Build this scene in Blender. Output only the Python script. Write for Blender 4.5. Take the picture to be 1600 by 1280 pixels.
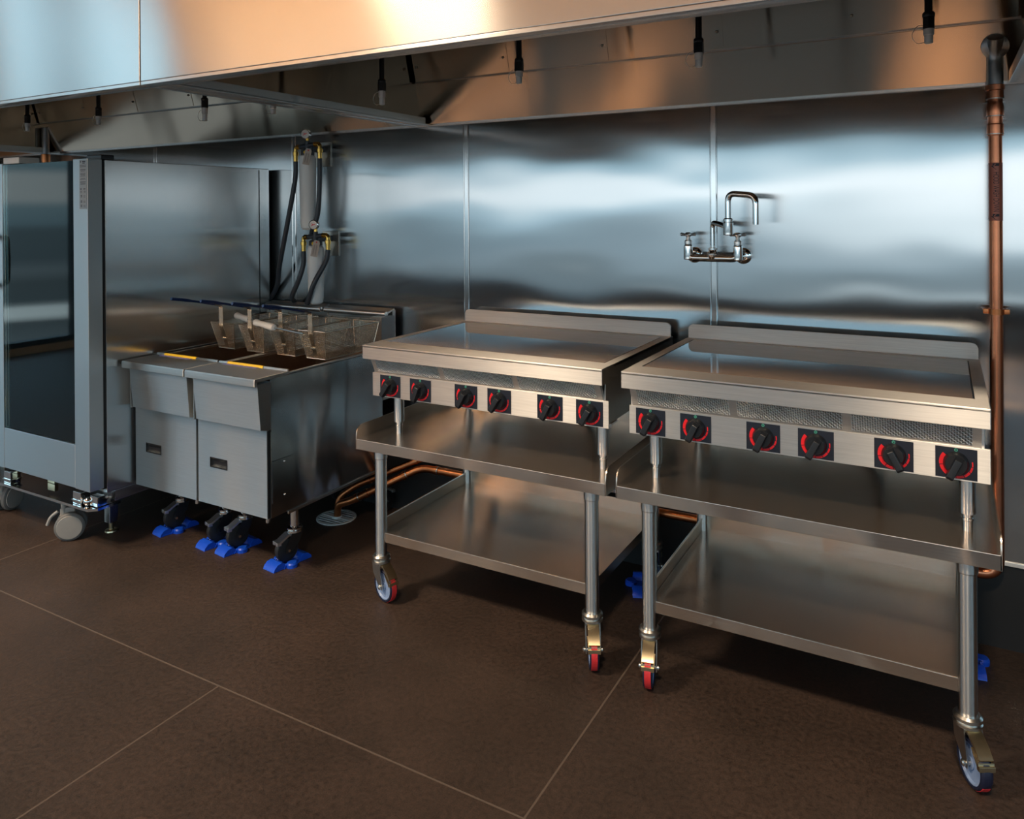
import bpy, bmesh, math, random
from mathutils import Vector, Matrix
random.seed(4)
for o in list(bpy.data.objects):
    bpy.data.objects.remove(o)
S = bpy.context.scene
COL = S.collection
PI = math.pi

# ------------------------------------------------------------------ camera
cam_d = bpy.data.cameras.new('camera')
cam = bpy.data.objects.new('camera', cam_d)
COL.objects.link(cam)
CAM = Vector((0.8358, -3.1902, 1.5524))
r_ = Vector((0.87126, 0.49078, -0.0067)); u_ = Vector((0.005298, 0.004247, 0.999977)); f_ = Vector((-0.490793, 0.871276, -0.0011))
M = Matrix((r_, u_, -f_)).transposed().to_4x4()
M.translation = CAM
cam.matrix_world = M
cam_d.sensor_fit = 'HORIZONTAL'; cam_d.sensor_width = 36.0
cam_d.lens = 1199.87 * 36.0 / 1600.0
cam_d.shift_x = 0.0
cam_d.shift_y = -(640.0 - 330.65) / 1600.0
cam_d.clip_start = 0.02
S.camera = cam

# ------------------------------------------------------------------ world, light, exposure
S.view_settings.view_transform = 'Standard'
S.view_settings.look = 'None'
S.view_settings.exposure = 0.0
S.view_settings.gamma = 1.0
S.view_settings.use_curve_mapping = False

W = bpy.data.worlds.new('sky'); S.world = W
W.use_nodes = True
nt = W.node_tree; nt.nodes.clear()
tc = nt.nodes.new('ShaderNodeTexCoord')
sx = nt.nodes.new('ShaderNodeSeparateXYZ'); nt.links.new(tc.outputs['Generated'], sx.inputs[0])
mr = nt.nodes.new('ShaderNodeMapRange'); mr.inputs['From Min'].default_value = -0.4; mr.inputs['From Max'].default_value = 0.6
nt.links.new(sx.outputs['Z'], mr.inputs['Value'])
def ramp(stops):
    cr = nt.nodes.new('ShaderNodeValToRGB'); el = cr.color_ramp.elements
    while len(el) > 1: el.remove(el[-1])
    el[0].position = stops[0][0]+.4; el[0].color = (*stops[0][1], 1)
    for z, c in stops[1:]:
        e = el.new(z+.4); e.color = (*c, 1)
    nt.links.new(mr.outputs[0], cr.inputs[0])
    return cr
low = [(-.4, (.16, .20, .23)), (-.15, (.20, .26, .30)), (-.118, (.12, .16, .18)), (-.113, (1.0, 1.15, 1.2)), (-.103, (1.0, 1.15, 1.2)), (-.098, (.13, .18, .21)), (-.075, (.17, .23, .26)), (-.062, (.34, .44, .50))]
high = [(.052, (.42, .66, .78)), (.10, (.40, .66, .80)), (.14, (.60, .95, 1.15)), (.3, (.78, 1.22, 1.50)), (.6, (.70, 1.15, 1.55))]
# bands shaped for the stripes mirrored in the wall, brighter straight across
cr = ramp(low + [(-.048, (.24, .34, .40)), (-.018, (.26, .37, .43)), (-.010, (.42, .64, .76)), (.008, (.55, .80, .92)), (.016, (1.22, 1.32, 1.36)), (.043, (1.22, 1.32, 1.36))] + high)
cr2 = ramp(low + [(-.050, (.30, .42, .48)), (-.036, (.95, 1.08, 1.13)), (.0, (1.15, 1.24, 1.27)), (.018, (1.3, 1.36, 1.37)), (.043, (1.3, 1.38, 1.40))] + high)
bg = nt.nodes.new('ShaderNodeBackground'); bg.inputs['Strength'].default_value = 1.6
dt = nt.nodes.new('ShaderNodeVectorMath'); dt.operation = 'DOT_PRODUCT'; dt.inputs[1].default_value = (.12, -.99, 0)
nt.links.new(tc.outputs['Generated'], dt.inputs[0])
az = nt.nodes.new('ShaderNodeMapRange'); az.interpolation_type = 'SMOOTHSTEP'
az.inputs['From Min'].default_value = .62; az.inputs['From Max'].default_value = .88; az.inputs['To Min'].default_value = .48; az.inputs['To Max'].default_value = 1.0
nt.links.new(dt.outputs['Value'], az.inputs['Value'])
sm = nt.nodes.new('ShaderNodeMix'); sm.data_type = 'RGBA'; sm.blend_type = 'MULTIPLY'; sm.inputs[0].default_value = 1
a2 = nt.nodes.new('ShaderNodeMapRange'); a2.interpolation_type = 'SMOOTHSTEP'; a2.inputs['From Min'].default_value = .93; a2.inputs['From Max'].default_value = .975
nt.links.new(dt.outputs['Value'], a2.inputs['Value'])
rm = nt.nodes.new('ShaderNodeMix'); rm.data_type = 'RGBA'
nt.links.new(a2.outputs[0], rm.inputs[0]); nt.links.new(cr.outputs[0], rm.inputs[6]); nt.links.new(cr2.outputs[0], rm.inputs[7])
nt.links.new(rm.outputs[2], sm.inputs[6])
hz = nt.nodes.new('ShaderNodeMapRange'); hz.inputs['From Min'].default_value = .05; hz.inputs['From Max'].default_value = .12; hz.inputs['To Min'].default_value = 1; hz.inputs['To Max'].default_value = 0
ab = nt.nodes.new('ShaderNodeMath'); ab.operation = 'ABSOLUTE'; nt.links.new(sx.outputs['Z'], ab.inputs[0]); nt.links.new(ab.outputs[0], hz.inputs['Value'])
mz = nt.nodes.new('ShaderNodeMix'); mz.data_type = 'FLOAT'; mz.inputs[2].default_value = 1.0
nt.links.new(hz.outputs[0], mz.inputs[0]); nt.links.new(az.outputs[0], mz.inputs[3])
nt.links.new(mz.outputs[0], sm.inputs[7])
nt.links.new(sm.outputs[2], bg.inputs['Color'])
ow = nt.nodes.new('ShaderNodeOutputWorld'); nt.links.new(bg.outputs[0], ow.inputs[0])

def lamp(name, loc, target, size, power, color, sy=None, spread=180):
    d = bpy.data.lights.new(name, 'AREA'); d.shape = 'RECTANGLE'; d.size = size; d.size_y = sy or size
    d.energy = power; d.color = color; d.spread = math.radians(spread)
    o = bpy.data.objects.new(name, d); COL.objects.link(o)
    o.location = loc
    o.rotation_euler = (Vector(target) - Vector(loc)).to_track_quat('-Z', 'Y').to_euler()
    return o
WARM = (1.0, .80, .58)
lamp('ceiling_lamp', (-2.8, -4.2, 4.85), (-1.3, -.9, 0.3), .9, 60, WARM, None, 70)
lamp('ceiling_lamp', (-4.2, -3.6, 4.85), (-3.6, -2.0, 0), .5, 24, WARM, None, 60)
lamp('ceiling_lamp', (1.0, -4.4, 4.85), (.9, -1.0, 0.3), .5, 26, WARM, None, 60)
lamp('upper_wall_fill', (-5.9, -6.25, 2.95), (-5.9, -6.6, 3.9), 3.4, 165, (1, .82, .62), .15)  # added unseen fill, warms the upper wall that the hood front mirrors
lamp('upper_wall_fill', (-1.2, -6.25, 2.95), (-1.2, -6.6, 3.9), 4.5, 60, (1, .78, .54), .15)  # second added fill, weaker, further right along the same wall
def spot(x, y, power, ang):  # unseen spots added behind the camera for gold streaks in the hood lining
    d = bpy.data.lights.new('added_streak_spot', 'SPOT'); d.energy = power; d.color = (1, .70, .38); d.spot_size = math.radians(ang); d.spot_blend = .25; d.shadow_soft_size = .05
    o = bpy.data.objects.new('added_streak_spot', d); COL.objects.link(o); o.location = (x, y, 4.85); o.rotation_euler = (0, 0, 0)
for y in (-4.1, -5.1, -6.1):
    spot(.80, y, 20000, 11); spot(-2.3, y, 15000, 13); spot(-4.4, y, 14000, 13)

# ------------------------------------------------------------------ mesh helpers
def B(): return bmesh.new()

def box(bm, x0, x1, y0, y1, z0, z1, bev=0.0, seg=2):
    m = Matrix.Translation(((x0+x1)/2, (y0+y1)/2, (z0+z1)/2)) @ Matrix.Diagonal((abs(x1-x0), abs(y1-y0), abs(z1-z0), 1))
    g = bmesh.ops.create_cube(bm, size=1.0, matrix=m)
    if bev:
        vs = set(g['verts'])
        es = [e for e in bm.edges if e.verts[0] in vs and e.verts[1] in vs]
        bmesh.ops.bevel(bm, geom=es, offset=bev, segments=seg, profile=.5, affect='EDGES')
    return bm

def frame_of(d):
    d = d.normalized()
    a = Vector((0, 0, 1)) if abs(d.z) < .9 else Vector((1, 0, 0))
    u = d.cross(a).normalized()
    return u, d.cross(u).normalized()

def tube(bm, pts, r, n=14, caps=True):
    pts = [Vector(p) for p in pts]
    rs = r if isinstance(r, (list, tuple)) else [r]*len(pts)
    d0 = (pts[1]-pts[0]).normalized()
    u, v = frame_of(d0)
    rings = []
    for i, p in enumerate(pts):
        if i == 0: d = d0
        elif i == len(pts)-1: d = (pts[i]-pts[i-1]).normalized()
        else:
            d = ((pts[i]-pts[i-1]).normalized() + (pts[i+1]-pts[i]).normalized())
            d = d.normalized() if d.length > 1e-6 else (pts[i+1]-pts[i]).normalized()
        u = (u - d*u.dot(d))
        if u.length < 1e-6: u, _ = frame_of(d)
        u.normalize(); v = d.cross(u)
        rings.append([bm.verts.new(p + (u*math.cos(2*PI*k/n) + v*math.sin(2*PI*k/n))*rs[i]) for k in range(n)])
    for a, b in zip(rings, rings[1:]):
        for k in range(n):
            bm.faces.new((a[k], a[(k+1) % n], b[(k+1) % n], b[k]))
    if caps:
        bm.faces.new(rings[0][::-1]); bm.faces.new(rings[-1])
    return bm

def fillet(pts, rad, seg=6):
    pts = [Vector(p) for p in pts]
    out = [pts[0]]
    for a, b, c in zip(pts, pts[1:], pts[2:]):
        d1 = (a-b); d2 = (c-b)
        rr = min(rad, d1.length*.49, d2.length*.49)
        p1 = b + d1.normalized()*rr; p2 = b + d2.normalized()*rr
        for k in range(seg+1):
            t = k/seg
            out.append(p1*(1-t)**2 + b*2*t*(1-t) + p2*t*t)
    out.append(pts[-1])
    return out

def smooth_path(pts, n=8):
    P = [Vector(p) for p in pts]
    P = [P[0]*2-P[1]] + P + [P[-1]*2-P[-2]]
    out = []
    for i in range(1, len(P)-2):
        for k in range(n):
            t = k/n
            a, b, c, d = P[i-1], P[i], P[i+1], P[i+2]
            out.append(.5*((2*b)+(c-a)*t+(2*a-5*b+4*c-d)*t*t+(3*b-3*c+d-a)*t**3))
    out.append(P[-2])
    return out

def cyl(bm, p0, p1, r0, r1=None, n=24):
    return tube(bm, [p0, p1], [r0, r0 if r1 is None else r1], n)

def lathe(bm, prof, c, axis=(0, 0, 1), n=28, caps=True):
    ax = Vector(axis).normalized(); u, v = frame_of(ax); c = Vector(c)
    rings = []
    for r, h in prof:
        if r < 1e-6: rings.append([bm.verts.new(c+ax*h)])
        else: rings.append([bm.verts.new(c + ax*h + (u*math.cos(2*PI*k/n)+v*math.sin(2*PI*k/n))*r) for k in range(n)])
    for a, b in zip(rings, rings[1:]):
        for k in range(n):
            k2 = (k+1) % n
            if len(a) == 1 and len(b) == 1: continue
            if len(a) == 1: bm.faces.new((a[0], b[k2], b[k]))
            elif len(b) == 1: bm.faces.new((a[k], a[k2], b[0]))
            else: bm.faces.new((a[k], a[k2], b[k2], b[k]))
    if caps and len(rings[0]) > 1: bm.faces.new(rings[0][::-1])
    if caps and len(rings[-1]) > 1: bm.faces.new(rings[-1])
    return bm

def prism(bm, poly, plane, d0, d1):
    """extrude a 2D outline; plane 'xz' extrudes along y, 'yz' along x, 'xy' along z"""
    def P(a, b, d):
        return {'xz': (a, d, b), 'yz': (d, a, b), 'xy': (a, b, d)}[plane]
    A = [bm.verts.new(P(a, b, d0)) for a, b in poly]
    C = [bm.verts.new(P(a, b, d1)) for a, b in poly]
    n = len(poly)
    bm.faces.new(A); bm.faces.new(C[::-1])
    for k in range(n):
        bm.faces.new((A[k], C[k], C[(k+1) % n], A[(k+1) % n]))
    return bm

def rrect(x0, x1, z0, z1, r, corners=(1, 1, 1, 1), seg=6):
    out = []
    for (cx, cz, a0, on) in ((x1-r, z1-r, 0, corners[0]), (x0+r, z1-r, 90, corners[1]), (x0+r, z0+r, 180, corners[2]), (x1-r, z0+r, 270, corners[3])):
        if on:
            for k in range(seg+1):
                a = math.radians(a0 + 90*k/seg); out.append((cx+r*math.cos(a), cz+r*math.sin(a)))
        else:
            out.append((cx + (r if a0 in (0, 270) else -r), cz + (r if a0 in (0, 90) else -r)))
    return out

def sphere(bm, c, r, sc=(1, 1, 1)):
    bmesh.ops.create_uvsphere(bm, u_segments=20, v_segments=12, radius=r, matrix=Matrix.Translation(c) @ Matrix.Diagonal((*sc, 1)))
    return bm

WL = {}
def wloc(o): return WL.get(o.name, Vector((0, 0, 0)))

def obj(name, bm, mat, parent=None, angle=35, origin=None, recalc=True):
    if recalc: bmesh.ops.recalc_face_normals(bm, faces=bm.faces)
    off = wloc(parent) if parent else (Vector(origin) if origin else Vector((0, 0, 0)))
    bm.transform(Matrix.Translation(-off))
    me = bpy.data.meshes.new(name); bm.to_mesh(me); bm.free()
    me.materials.append(mat)
    for p in me.polygons: p.use_smooth = True
    me.set_sharp_from_angle(angle=math.radians(angle))
    o = bpy.data.objects.new(name, me); COL.objects.link(o)
    wn = o.modifiers.new('face_weighted_normals', 'WEIGHTED_NORMAL'); wn.mode = 'FACE_AREA'; wn.weight = 100; wn.keep_sharp = True
    if parent: o.parent = parent
    else: o.location = off
    WL[o.name] = off
    return o

def tag(o, label, cat, group=None):
    o['label'] = label; o['category'] = cat
    if group: o['group'] = group
    return o

def thing(name, label, cat, loc, group=None):
    o = bpy.data.objects.new(name, None); COL.objects.link(o)
    o.location = loc; o.empty_display_size = .05
    WL[o.name] = Vector(loc)
    return tag(o, label, cat, group)

def single(name, label, cat, bm, mat, group=None, angle=35):
    xs = [v.co for v in bm.verts]
    c = Vector(((min(v.x for v in xs)+max(v.x for v in xs))/2, (min(v.y for v in xs)+max(v.y for v in xs))/2, min(v.z for v in xs)))
    return tag(obj(name, bm, mat, None, angle, c), label, cat, group)

def struct(name, bm, mat, angle=35):
    o = obj(name, bm, mat, None, angle); o['kind'] = 'structure'; return o

def copy_tree(o, loc, label, parent=None):
    c = o.copy(); COL.objects.link(c)
    if parent is None: c.location = loc; c['label'] = label
    else: c.parent = parent
    for ch in list(o.children): copy_tree(ch, None, None, c)
    return c

# ------------------------------------------------------------------ materials
def nmat(name):
    m = bpy.data.materials.new(name); m.use_nodes = True
    t = m.node_tree; return m, t, t.nodes['Principled BSDF']

def simple(name, col, rough=.5, metal=0.0, noise=0.0, spec=.5, bump=0.0, scale=40):
    m, t, b = nmat(name)
    b.inputs['Roughness'].default_value = rough; b.inputs['Metallic'].default_value = metal
    b.inputs['Specular IOR Level'].default_value = spec
    b.inputs['Base Color'].default_value = (*col, 1)
    tcn = t.nodes.new('ShaderNodeTexCoord')
    nz = t.nodes.new('ShaderNodeTexNoise'); nz.inputs['Scale'].default_value = scale; nz.inputs['Detail'].default_value = 4
    t.links.new(tcn.outputs['Object'], nz.inputs['Vector'])
    if noise:
        mx = t.nodes.new('ShaderNodeMix'); mx.data_type = 'RGBA'; mx.blend_type = 'MULTIPLY'
        mx.inputs[6].default_value = (*col, 1)
        rp = t.nodes.new('ShaderNodeMapRange'); rp.inputs['To Min'].default_value = 1-noise; rp.inputs['To Max'].default_value = 1+noise
        t.links.new(nz.outputs['Fac'], rp.inputs['Value'])
        mx.inputs[0].default_value = 1
        t.links.new(rp.outputs[0], mx.inputs[7]); t.links.new(mx.outputs[2], b.inputs['Base Color'])
    if bump:
        bp = t.nodes.new('ShaderNodeBump'); bp.inputs['Strength'].default_value = bump; bp.inputs['Distance'].default_value = .002
        t.links.new(nz.outputs['Fac'], bp.inputs['Height']); t.links.new(bp.outputs[0], b.inputs['Normal'])
    return m

def steel(name, col=(.62, .62, .61), rough=.25, aniso=.8, blur=(0, 0, 1), wave=0.0, wscale=(1, 1, 1), grain=(40, 40, 900), fine=.05, streak=0.0):
    """brushed stainless; blur = direction in which reflections smear (across the grain); wave = oil-canning of thin sheet (m)"""
    m, t, b = nmat(name)
    b.inputs['Base Color'].default_value = (*col, 1); b.inputs['Metallic'].default_value = 1
    b.inputs['Anisotropic'].default_value = aniso
    tcn = t.nodes.new('ShaderNodeTexCoord')
    geo = t.nodes.new('ShaderNodeNewGeometry')
    mp = t.nodes.new('ShaderNodeVectorMath'); mp.operation = 'MULTIPLY'; mp.inputs[1].default_value = grain
    t.links.new(geo.outputs['Position'], mp.inputs[0])
    nz = t.nodes.new('ShaderNodeTexNoise'); nz.inputs['Scale'].default_value = 1; nz.inputs['Detail'].default_value = 3
    t.links.new(mp.outputs[0], nz.inputs['Vector'])
    rp = t.nodes.new('ShaderNodeMapRange'); rp.inputs['To Min'].default_value = rough*(1-fine*2); rp.inputs['To Max'].default_value = rough*(1+fine*2)
    t.links.new(nz.outputs['Fac'], rp.inputs['Value']); t.links.new(rp.outputs[0], b.inputs['Roughness'])
    if streak:
        rc = t.nodes.new('ShaderNodeMapRange'); rc.inputs['From Min'].default_value = .3; rc.inputs['From Max'].default_value = .7
        rc.inputs['To Min'].default_value = 1-streak; rc.inputs['To Max'].default_value = 1+streak
        t.links.new(nz.outputs['Fac'], rc.inputs['Value'])
        mc = t.nodes.new('ShaderNodeMix'); mc.data_type = 'RGBA'; mc.blend_type = 'MULTIPLY'; mc.inputs[0].default_value = 1
        mc.inputs[6].default_value = (*col, 1); t.links.new(rc.outputs[0], mc.inputs[7]); t.links.new(mc.outputs[2], b.inputs['Base Color'])
    cx = t.nodes.new('ShaderNodeCombineXYZ')
    for i in range(3): cx.inputs[i].default_value = blur[i]
    t.links.new(cx.outputs[0], b.inputs['Tangent'])
    if wave:
        mw = t.nodes.new('ShaderNodeVectorMath'); mw.operation = 'MULTIPLY'; mw.inputs[1].default_value = wscale
        t.links.new(geo.outputs['Position'], mw.inputs[0])
        nw = t.nodes.new('ShaderNodeTexNoise'); nw.inputs['Scale'].default_value = 1; nw.inputs['Detail'].default_value = .6
        t.links.new(mw.outputs[0], nw.inputs['Vector'])
        bp = t.nodes.new('ShaderNodeBump'); bp.inputs['Strength'].default_value = 1; bp.inputs['Distance'].default_value = wave
        t.links.new(nw.outputs['Fac'], bp.inputs['Height']); t.links.new(bp.outputs[0], b.inputs['Normal'])
    return m

M_WALL = steel('brushed_wall_sheet', (.49, .515, .53), .155, 1.0, (1, 0, 0), .0055, (1.5, 1, 3.0), (400, 400, 10), .02)
M_HOOD = steel('brushed_hood_sheet', (.66, .645, .62), .21, 1.0, (0, 0, 1), .006, (1.3, 1, .9), (10, 10, 400), .02)
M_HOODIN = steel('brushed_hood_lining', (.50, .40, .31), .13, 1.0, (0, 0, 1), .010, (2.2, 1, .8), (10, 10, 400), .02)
M_OVENSIDE = steel('brushed_oven_side', (.70, .70, .69), .20, 1.0, (0, 1, 0), .004, (1, 1.0, 2.4), (400, 400, 10), .02)
M_DOOR = steel('brushed_door', (.66, .67, .67), .30, 1.0, (0, 0, 1), .004, (2.0, 1, .9), (10, 10, 400), .02)
M_FRONT = steel('brushed_front_sheet', (.64, .68, .70), .60, .98, (0, 0, 1), .022, (3.0, 1, .7), (8, 8, 300), .02, .04)
M_SIDE = steel('brushed_fryer_side', (.50, .52, .54), .16, .97, (0, 0, 1), .030, (1, 4.2, 1.0), (10, 10, 400), .02)
M_SHELF = steel('brushed_shelf', (.66, .57, .49), .22, .85, (0, 1, 0), .003, (2, 2, 2), (8, 300, 300), .02, .05)  # warm tint puts the brown reflections into the steel colour
M_GRID = steel('brushed_appliance', (.64, .62, .59), .38, .97, (0, .7, .7), 0, (1, 1, 1), (8, 300, 300), .02, .07)
M_TUBE = steel('polished_tube', (.72, .71, .69), .27, .95, (0, 0, 1), 0, (1, 1, 1), (10, 10, 10), 0)
M_STRIP = simple('seam_strip', (.62, .64, .65), .12, 1)
M_SATIN = simple('satin_chrome', (.88, .88, .87), .34, 1)
M_CAST = simple('cast_nozzle', (.80, .81, .82), .40, .45)
M_CHROME = simple('chrome', (.80, .80, .79), .06, 1)
M_ZINC = simple('zinc_plate', (.62, .60, .56), .28, 1, .15)
M_GOLDZINC = simple('yellow_zinc', (.68, .56, .36), .30, 1, .15)
M_WIRE = simple('basket_wire', (.78, .70, .58), .25, 1)
M_BLACK = simple('black_plastic', (.012, .013, .016), .32, 0, .1)
M_RUBBER = simple('black_rubber', (.010, .010, .011), .55, 0, .2)
M_GASKET = simple('door_gasket', (.006, .006, .007), .5)
M_PLATE = simple('dial_plate', (.012, .016, .028), .35)
M_RED = simple('red_print', (.85, .012, .02), .4)
M_GREEN = simple('green_print', (.10, .55, .38), .4)
M_COPPER = simple('copper', (.70, .26, .135), .27, 1, .18, scale=14)
M_COPPERD = simple('aged_copper', (.55, .20, .08), .30, 1, .3, scale=18)
M_LABEL = simple('clear_red_label', (.42, .13, .085), .35, .25)
M_INK = simple('black_ink', (.01, .012, .02), .5)
M_GREYPIPE = simple('galvanised_pipe', (.38, .40, .42), .33, 1, .15)
M_BRASS = simple('brass', (.72, .46, .12), .25, 1, .1)
M_YELLOW = simple('yellow_plastic', (.85, .62, .02), .4)
M_YTAPE = simple('yellow_sticker', (.80, .50, .02), .45)
M_BSTRIP = simple('blue_ledge_strip', (.12, .13, .38), .45)
M_BLUE = simple('blue_plastic', (.006, .075, .60), .38, 0, .08)
M_WHITE = simple('white_cartridge', (.88, .92, .93), .45, 0, .05, scale=8)
M_WHITEP = simple('white_plastic', (.88, .86, .82), .4, 0, .05)
M_HOSE = simple('grey_hose', (.045, .055, .07), .4, 0, .15)
M_PAPER = simple('paper_tag', (.52, .47, .42), .8, 0, .1)
M_STICKER = simple('grey_sticker', (.36, .42, .46), .5)
M_GREYCASTER = simple('grey_caster', (.36, .345, .32), .45, 0, .05)
M_GREYDARK = simple('grey_caster_rim', (.16, .16, .155), .5)
M_BLUERIM = simple('blue_grey_rim', (.24, .33, .52), .4, 0, .06)
M_TYRE = simple('navy_tyre', (.010, .013, .035), .45)
M_REDTREAD = simple('red_tread', (.65, .03, .035), .45, 0, .2, scale=60)
M_HANDLE = simple('blue_coated_handle', (.008, .025, .10), .3)
M_DARKTANK = simple('dark_fry_tank', (.34, .25, .19), .38, 1, .2)
M_DRAIN = simple('drain_grate', (.66, .66, .65), .45, .1, .1)
M_DARKFORK = simple('dark_fork', (.06, .06, .062), .3, .8)
M_DARKWALL = simple('dark_wall_base', (.012, .011, .011), .6, 0, .2)
M_LINING = simple('oven_lining', (.30, .31, .31), .4, .2, .1)
M_CEIL = simple('wood_ceiling', (.42, .24, .12), .5, 0, .25, scale=3)
M_UPPER = simple('upper_wall_wood', (.50, .33, .20), .5, 0, .2, scale=4)
M_PAINT = simple('dark_blue_paint', (.22, .30, .37), .5, 0, .1)
M_LINTEL = simple('brown_lintel', (.16, .11, .085), .5, 0, .1)
M_LOWWALL = simple('dark_low_wall', (.035, .035, .04), .5, 0, .1)

def glass_mat():
    m, t, b = nmat('oven_glass')
    b.inputs['Base Color'].default_value = (.40, .50, .52, 1)
    b.inputs['Roughness'].default_value = .03; b.inputs['IOR'].default_value = 1.5
    t.nodes.remove(b)
    gl = t.nodes.new('ShaderNodeBsdfGlossy'); gl.inputs['Roughness'].default_value = .03; gl.inputs['Color'].default_value = (.75, .85, .86, 1)
    tr = t.nodes.new('ShaderNodeBsdfTransparent'); tr.inputs['Color'].default_value = (.80, .86, .86, 1)
    fr = t.nodes.new('ShaderNodeFresnel'); fr.inputs['IOR'].default_value = 1.55
    mr = t.nodes.new('ShaderNodeMapRange'); mr.inputs['To Min'].default_value = .05; mr.inputs['To Max'].default_value = 1
    t.links.new(fr.outputs[0], mr.inputs['Value'])
    mx = t.nodes.new('ShaderNodeMixShader')
    t.links.new(mr.outputs[0], mx.inputs[0]); t.links.new(tr.outputs[0], mx.inputs[1]); t.links.new(gl.outputs[0], mx.inputs[2])
    t.links.new(mx.outputs[0], t.nodes['Material Output'].inputs[0])
    return m
M_GLASS = glass_mat()

def ceran_mat():
    m, t, b = nmat('induction_glass')
    b.inputs['Base Color'].default_value = (.27, .195, .15, 1); b.inputs['Roughness'].default_value = .04
    b.inputs['Specular IOR Level'].default_value = .4
    b.inputs['Coat Weight'].default_value = .1; b.inputs['Coat Roughness'].default_value = .03
    return m
M_CERAN = ceran_mat()

def vent_mat():
    m, t, b = nmat('expanded_metal')
    geo = t.nodes.new('ShaderNodeTexCoord')
    sep = t.nodes.new('ShaderNodeSeparateXYZ'); t.links.new(geo.outputs['Object'], sep.inputs[0])
    def mth(op, a, bb=None):
        n = t.nodes.new('ShaderNodeMath'); n.operation = op
        for i, v in enumerate((a, bb)):
            if v is None: continue
            if isinstance(v, (int, float)): n.inputs[i].default_value = v
            else: t.links.new(v, n.inputs[i])
        return n.outputs[0]
    a = mth('MULTIPLY', sep.outputs['X'], 2*PI/.0130)
    c = mth('MULTIPLY', sep.outputs['Z'], 2*PI/.0110)
    p1 = mth('SINE', mth('ADD', a, c)); p2 = mth('SINE', mth('SUBTRACT', a, c))
    s = mth('MULTIPLY', p1, p2)
    hole = mth('GREATER_THAN', s, .42)
    mx = t.nodes.new('ShaderNodeMix'); mx.data_type = 'RGBA'
    mx.inputs[6].default_value = (.86, .86, .84, 1); mx.inputs[7].default_value = (.03, .03, .033, 1)
    t.links.new(hole, mx.inputs[0]); t.links.new(mx.outputs[2], b.inputs['Base Color'])
    t.links.new(mth('MULTIPLY', mth('SUBTRACT', 1, hole), .75), b.inputs['Metallic'])
    b.inputs['Roughness'].default_value = .28
    bp = t.nodes.new('ShaderNodeBump'); bp.inputs['Distance'].default_value = .006; bp.inputs['Strength'].default_value = 1
    nz = t.nodes.new('ShaderNodeTexNoise'); nz.inputs['Scale'].default_value = 260
    t.links.new(geo.outputs['Object'], nz.inputs['Vector'])
    t.links.new(mth('ADD', mth('MULTIPLY', p1, .6), nz.outputs['Fac']), bp.inputs['Height']); t.links.new(bp.outputs[0], b.inputs['Normal'])
    return m
M_VENT = vent_mat()

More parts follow.
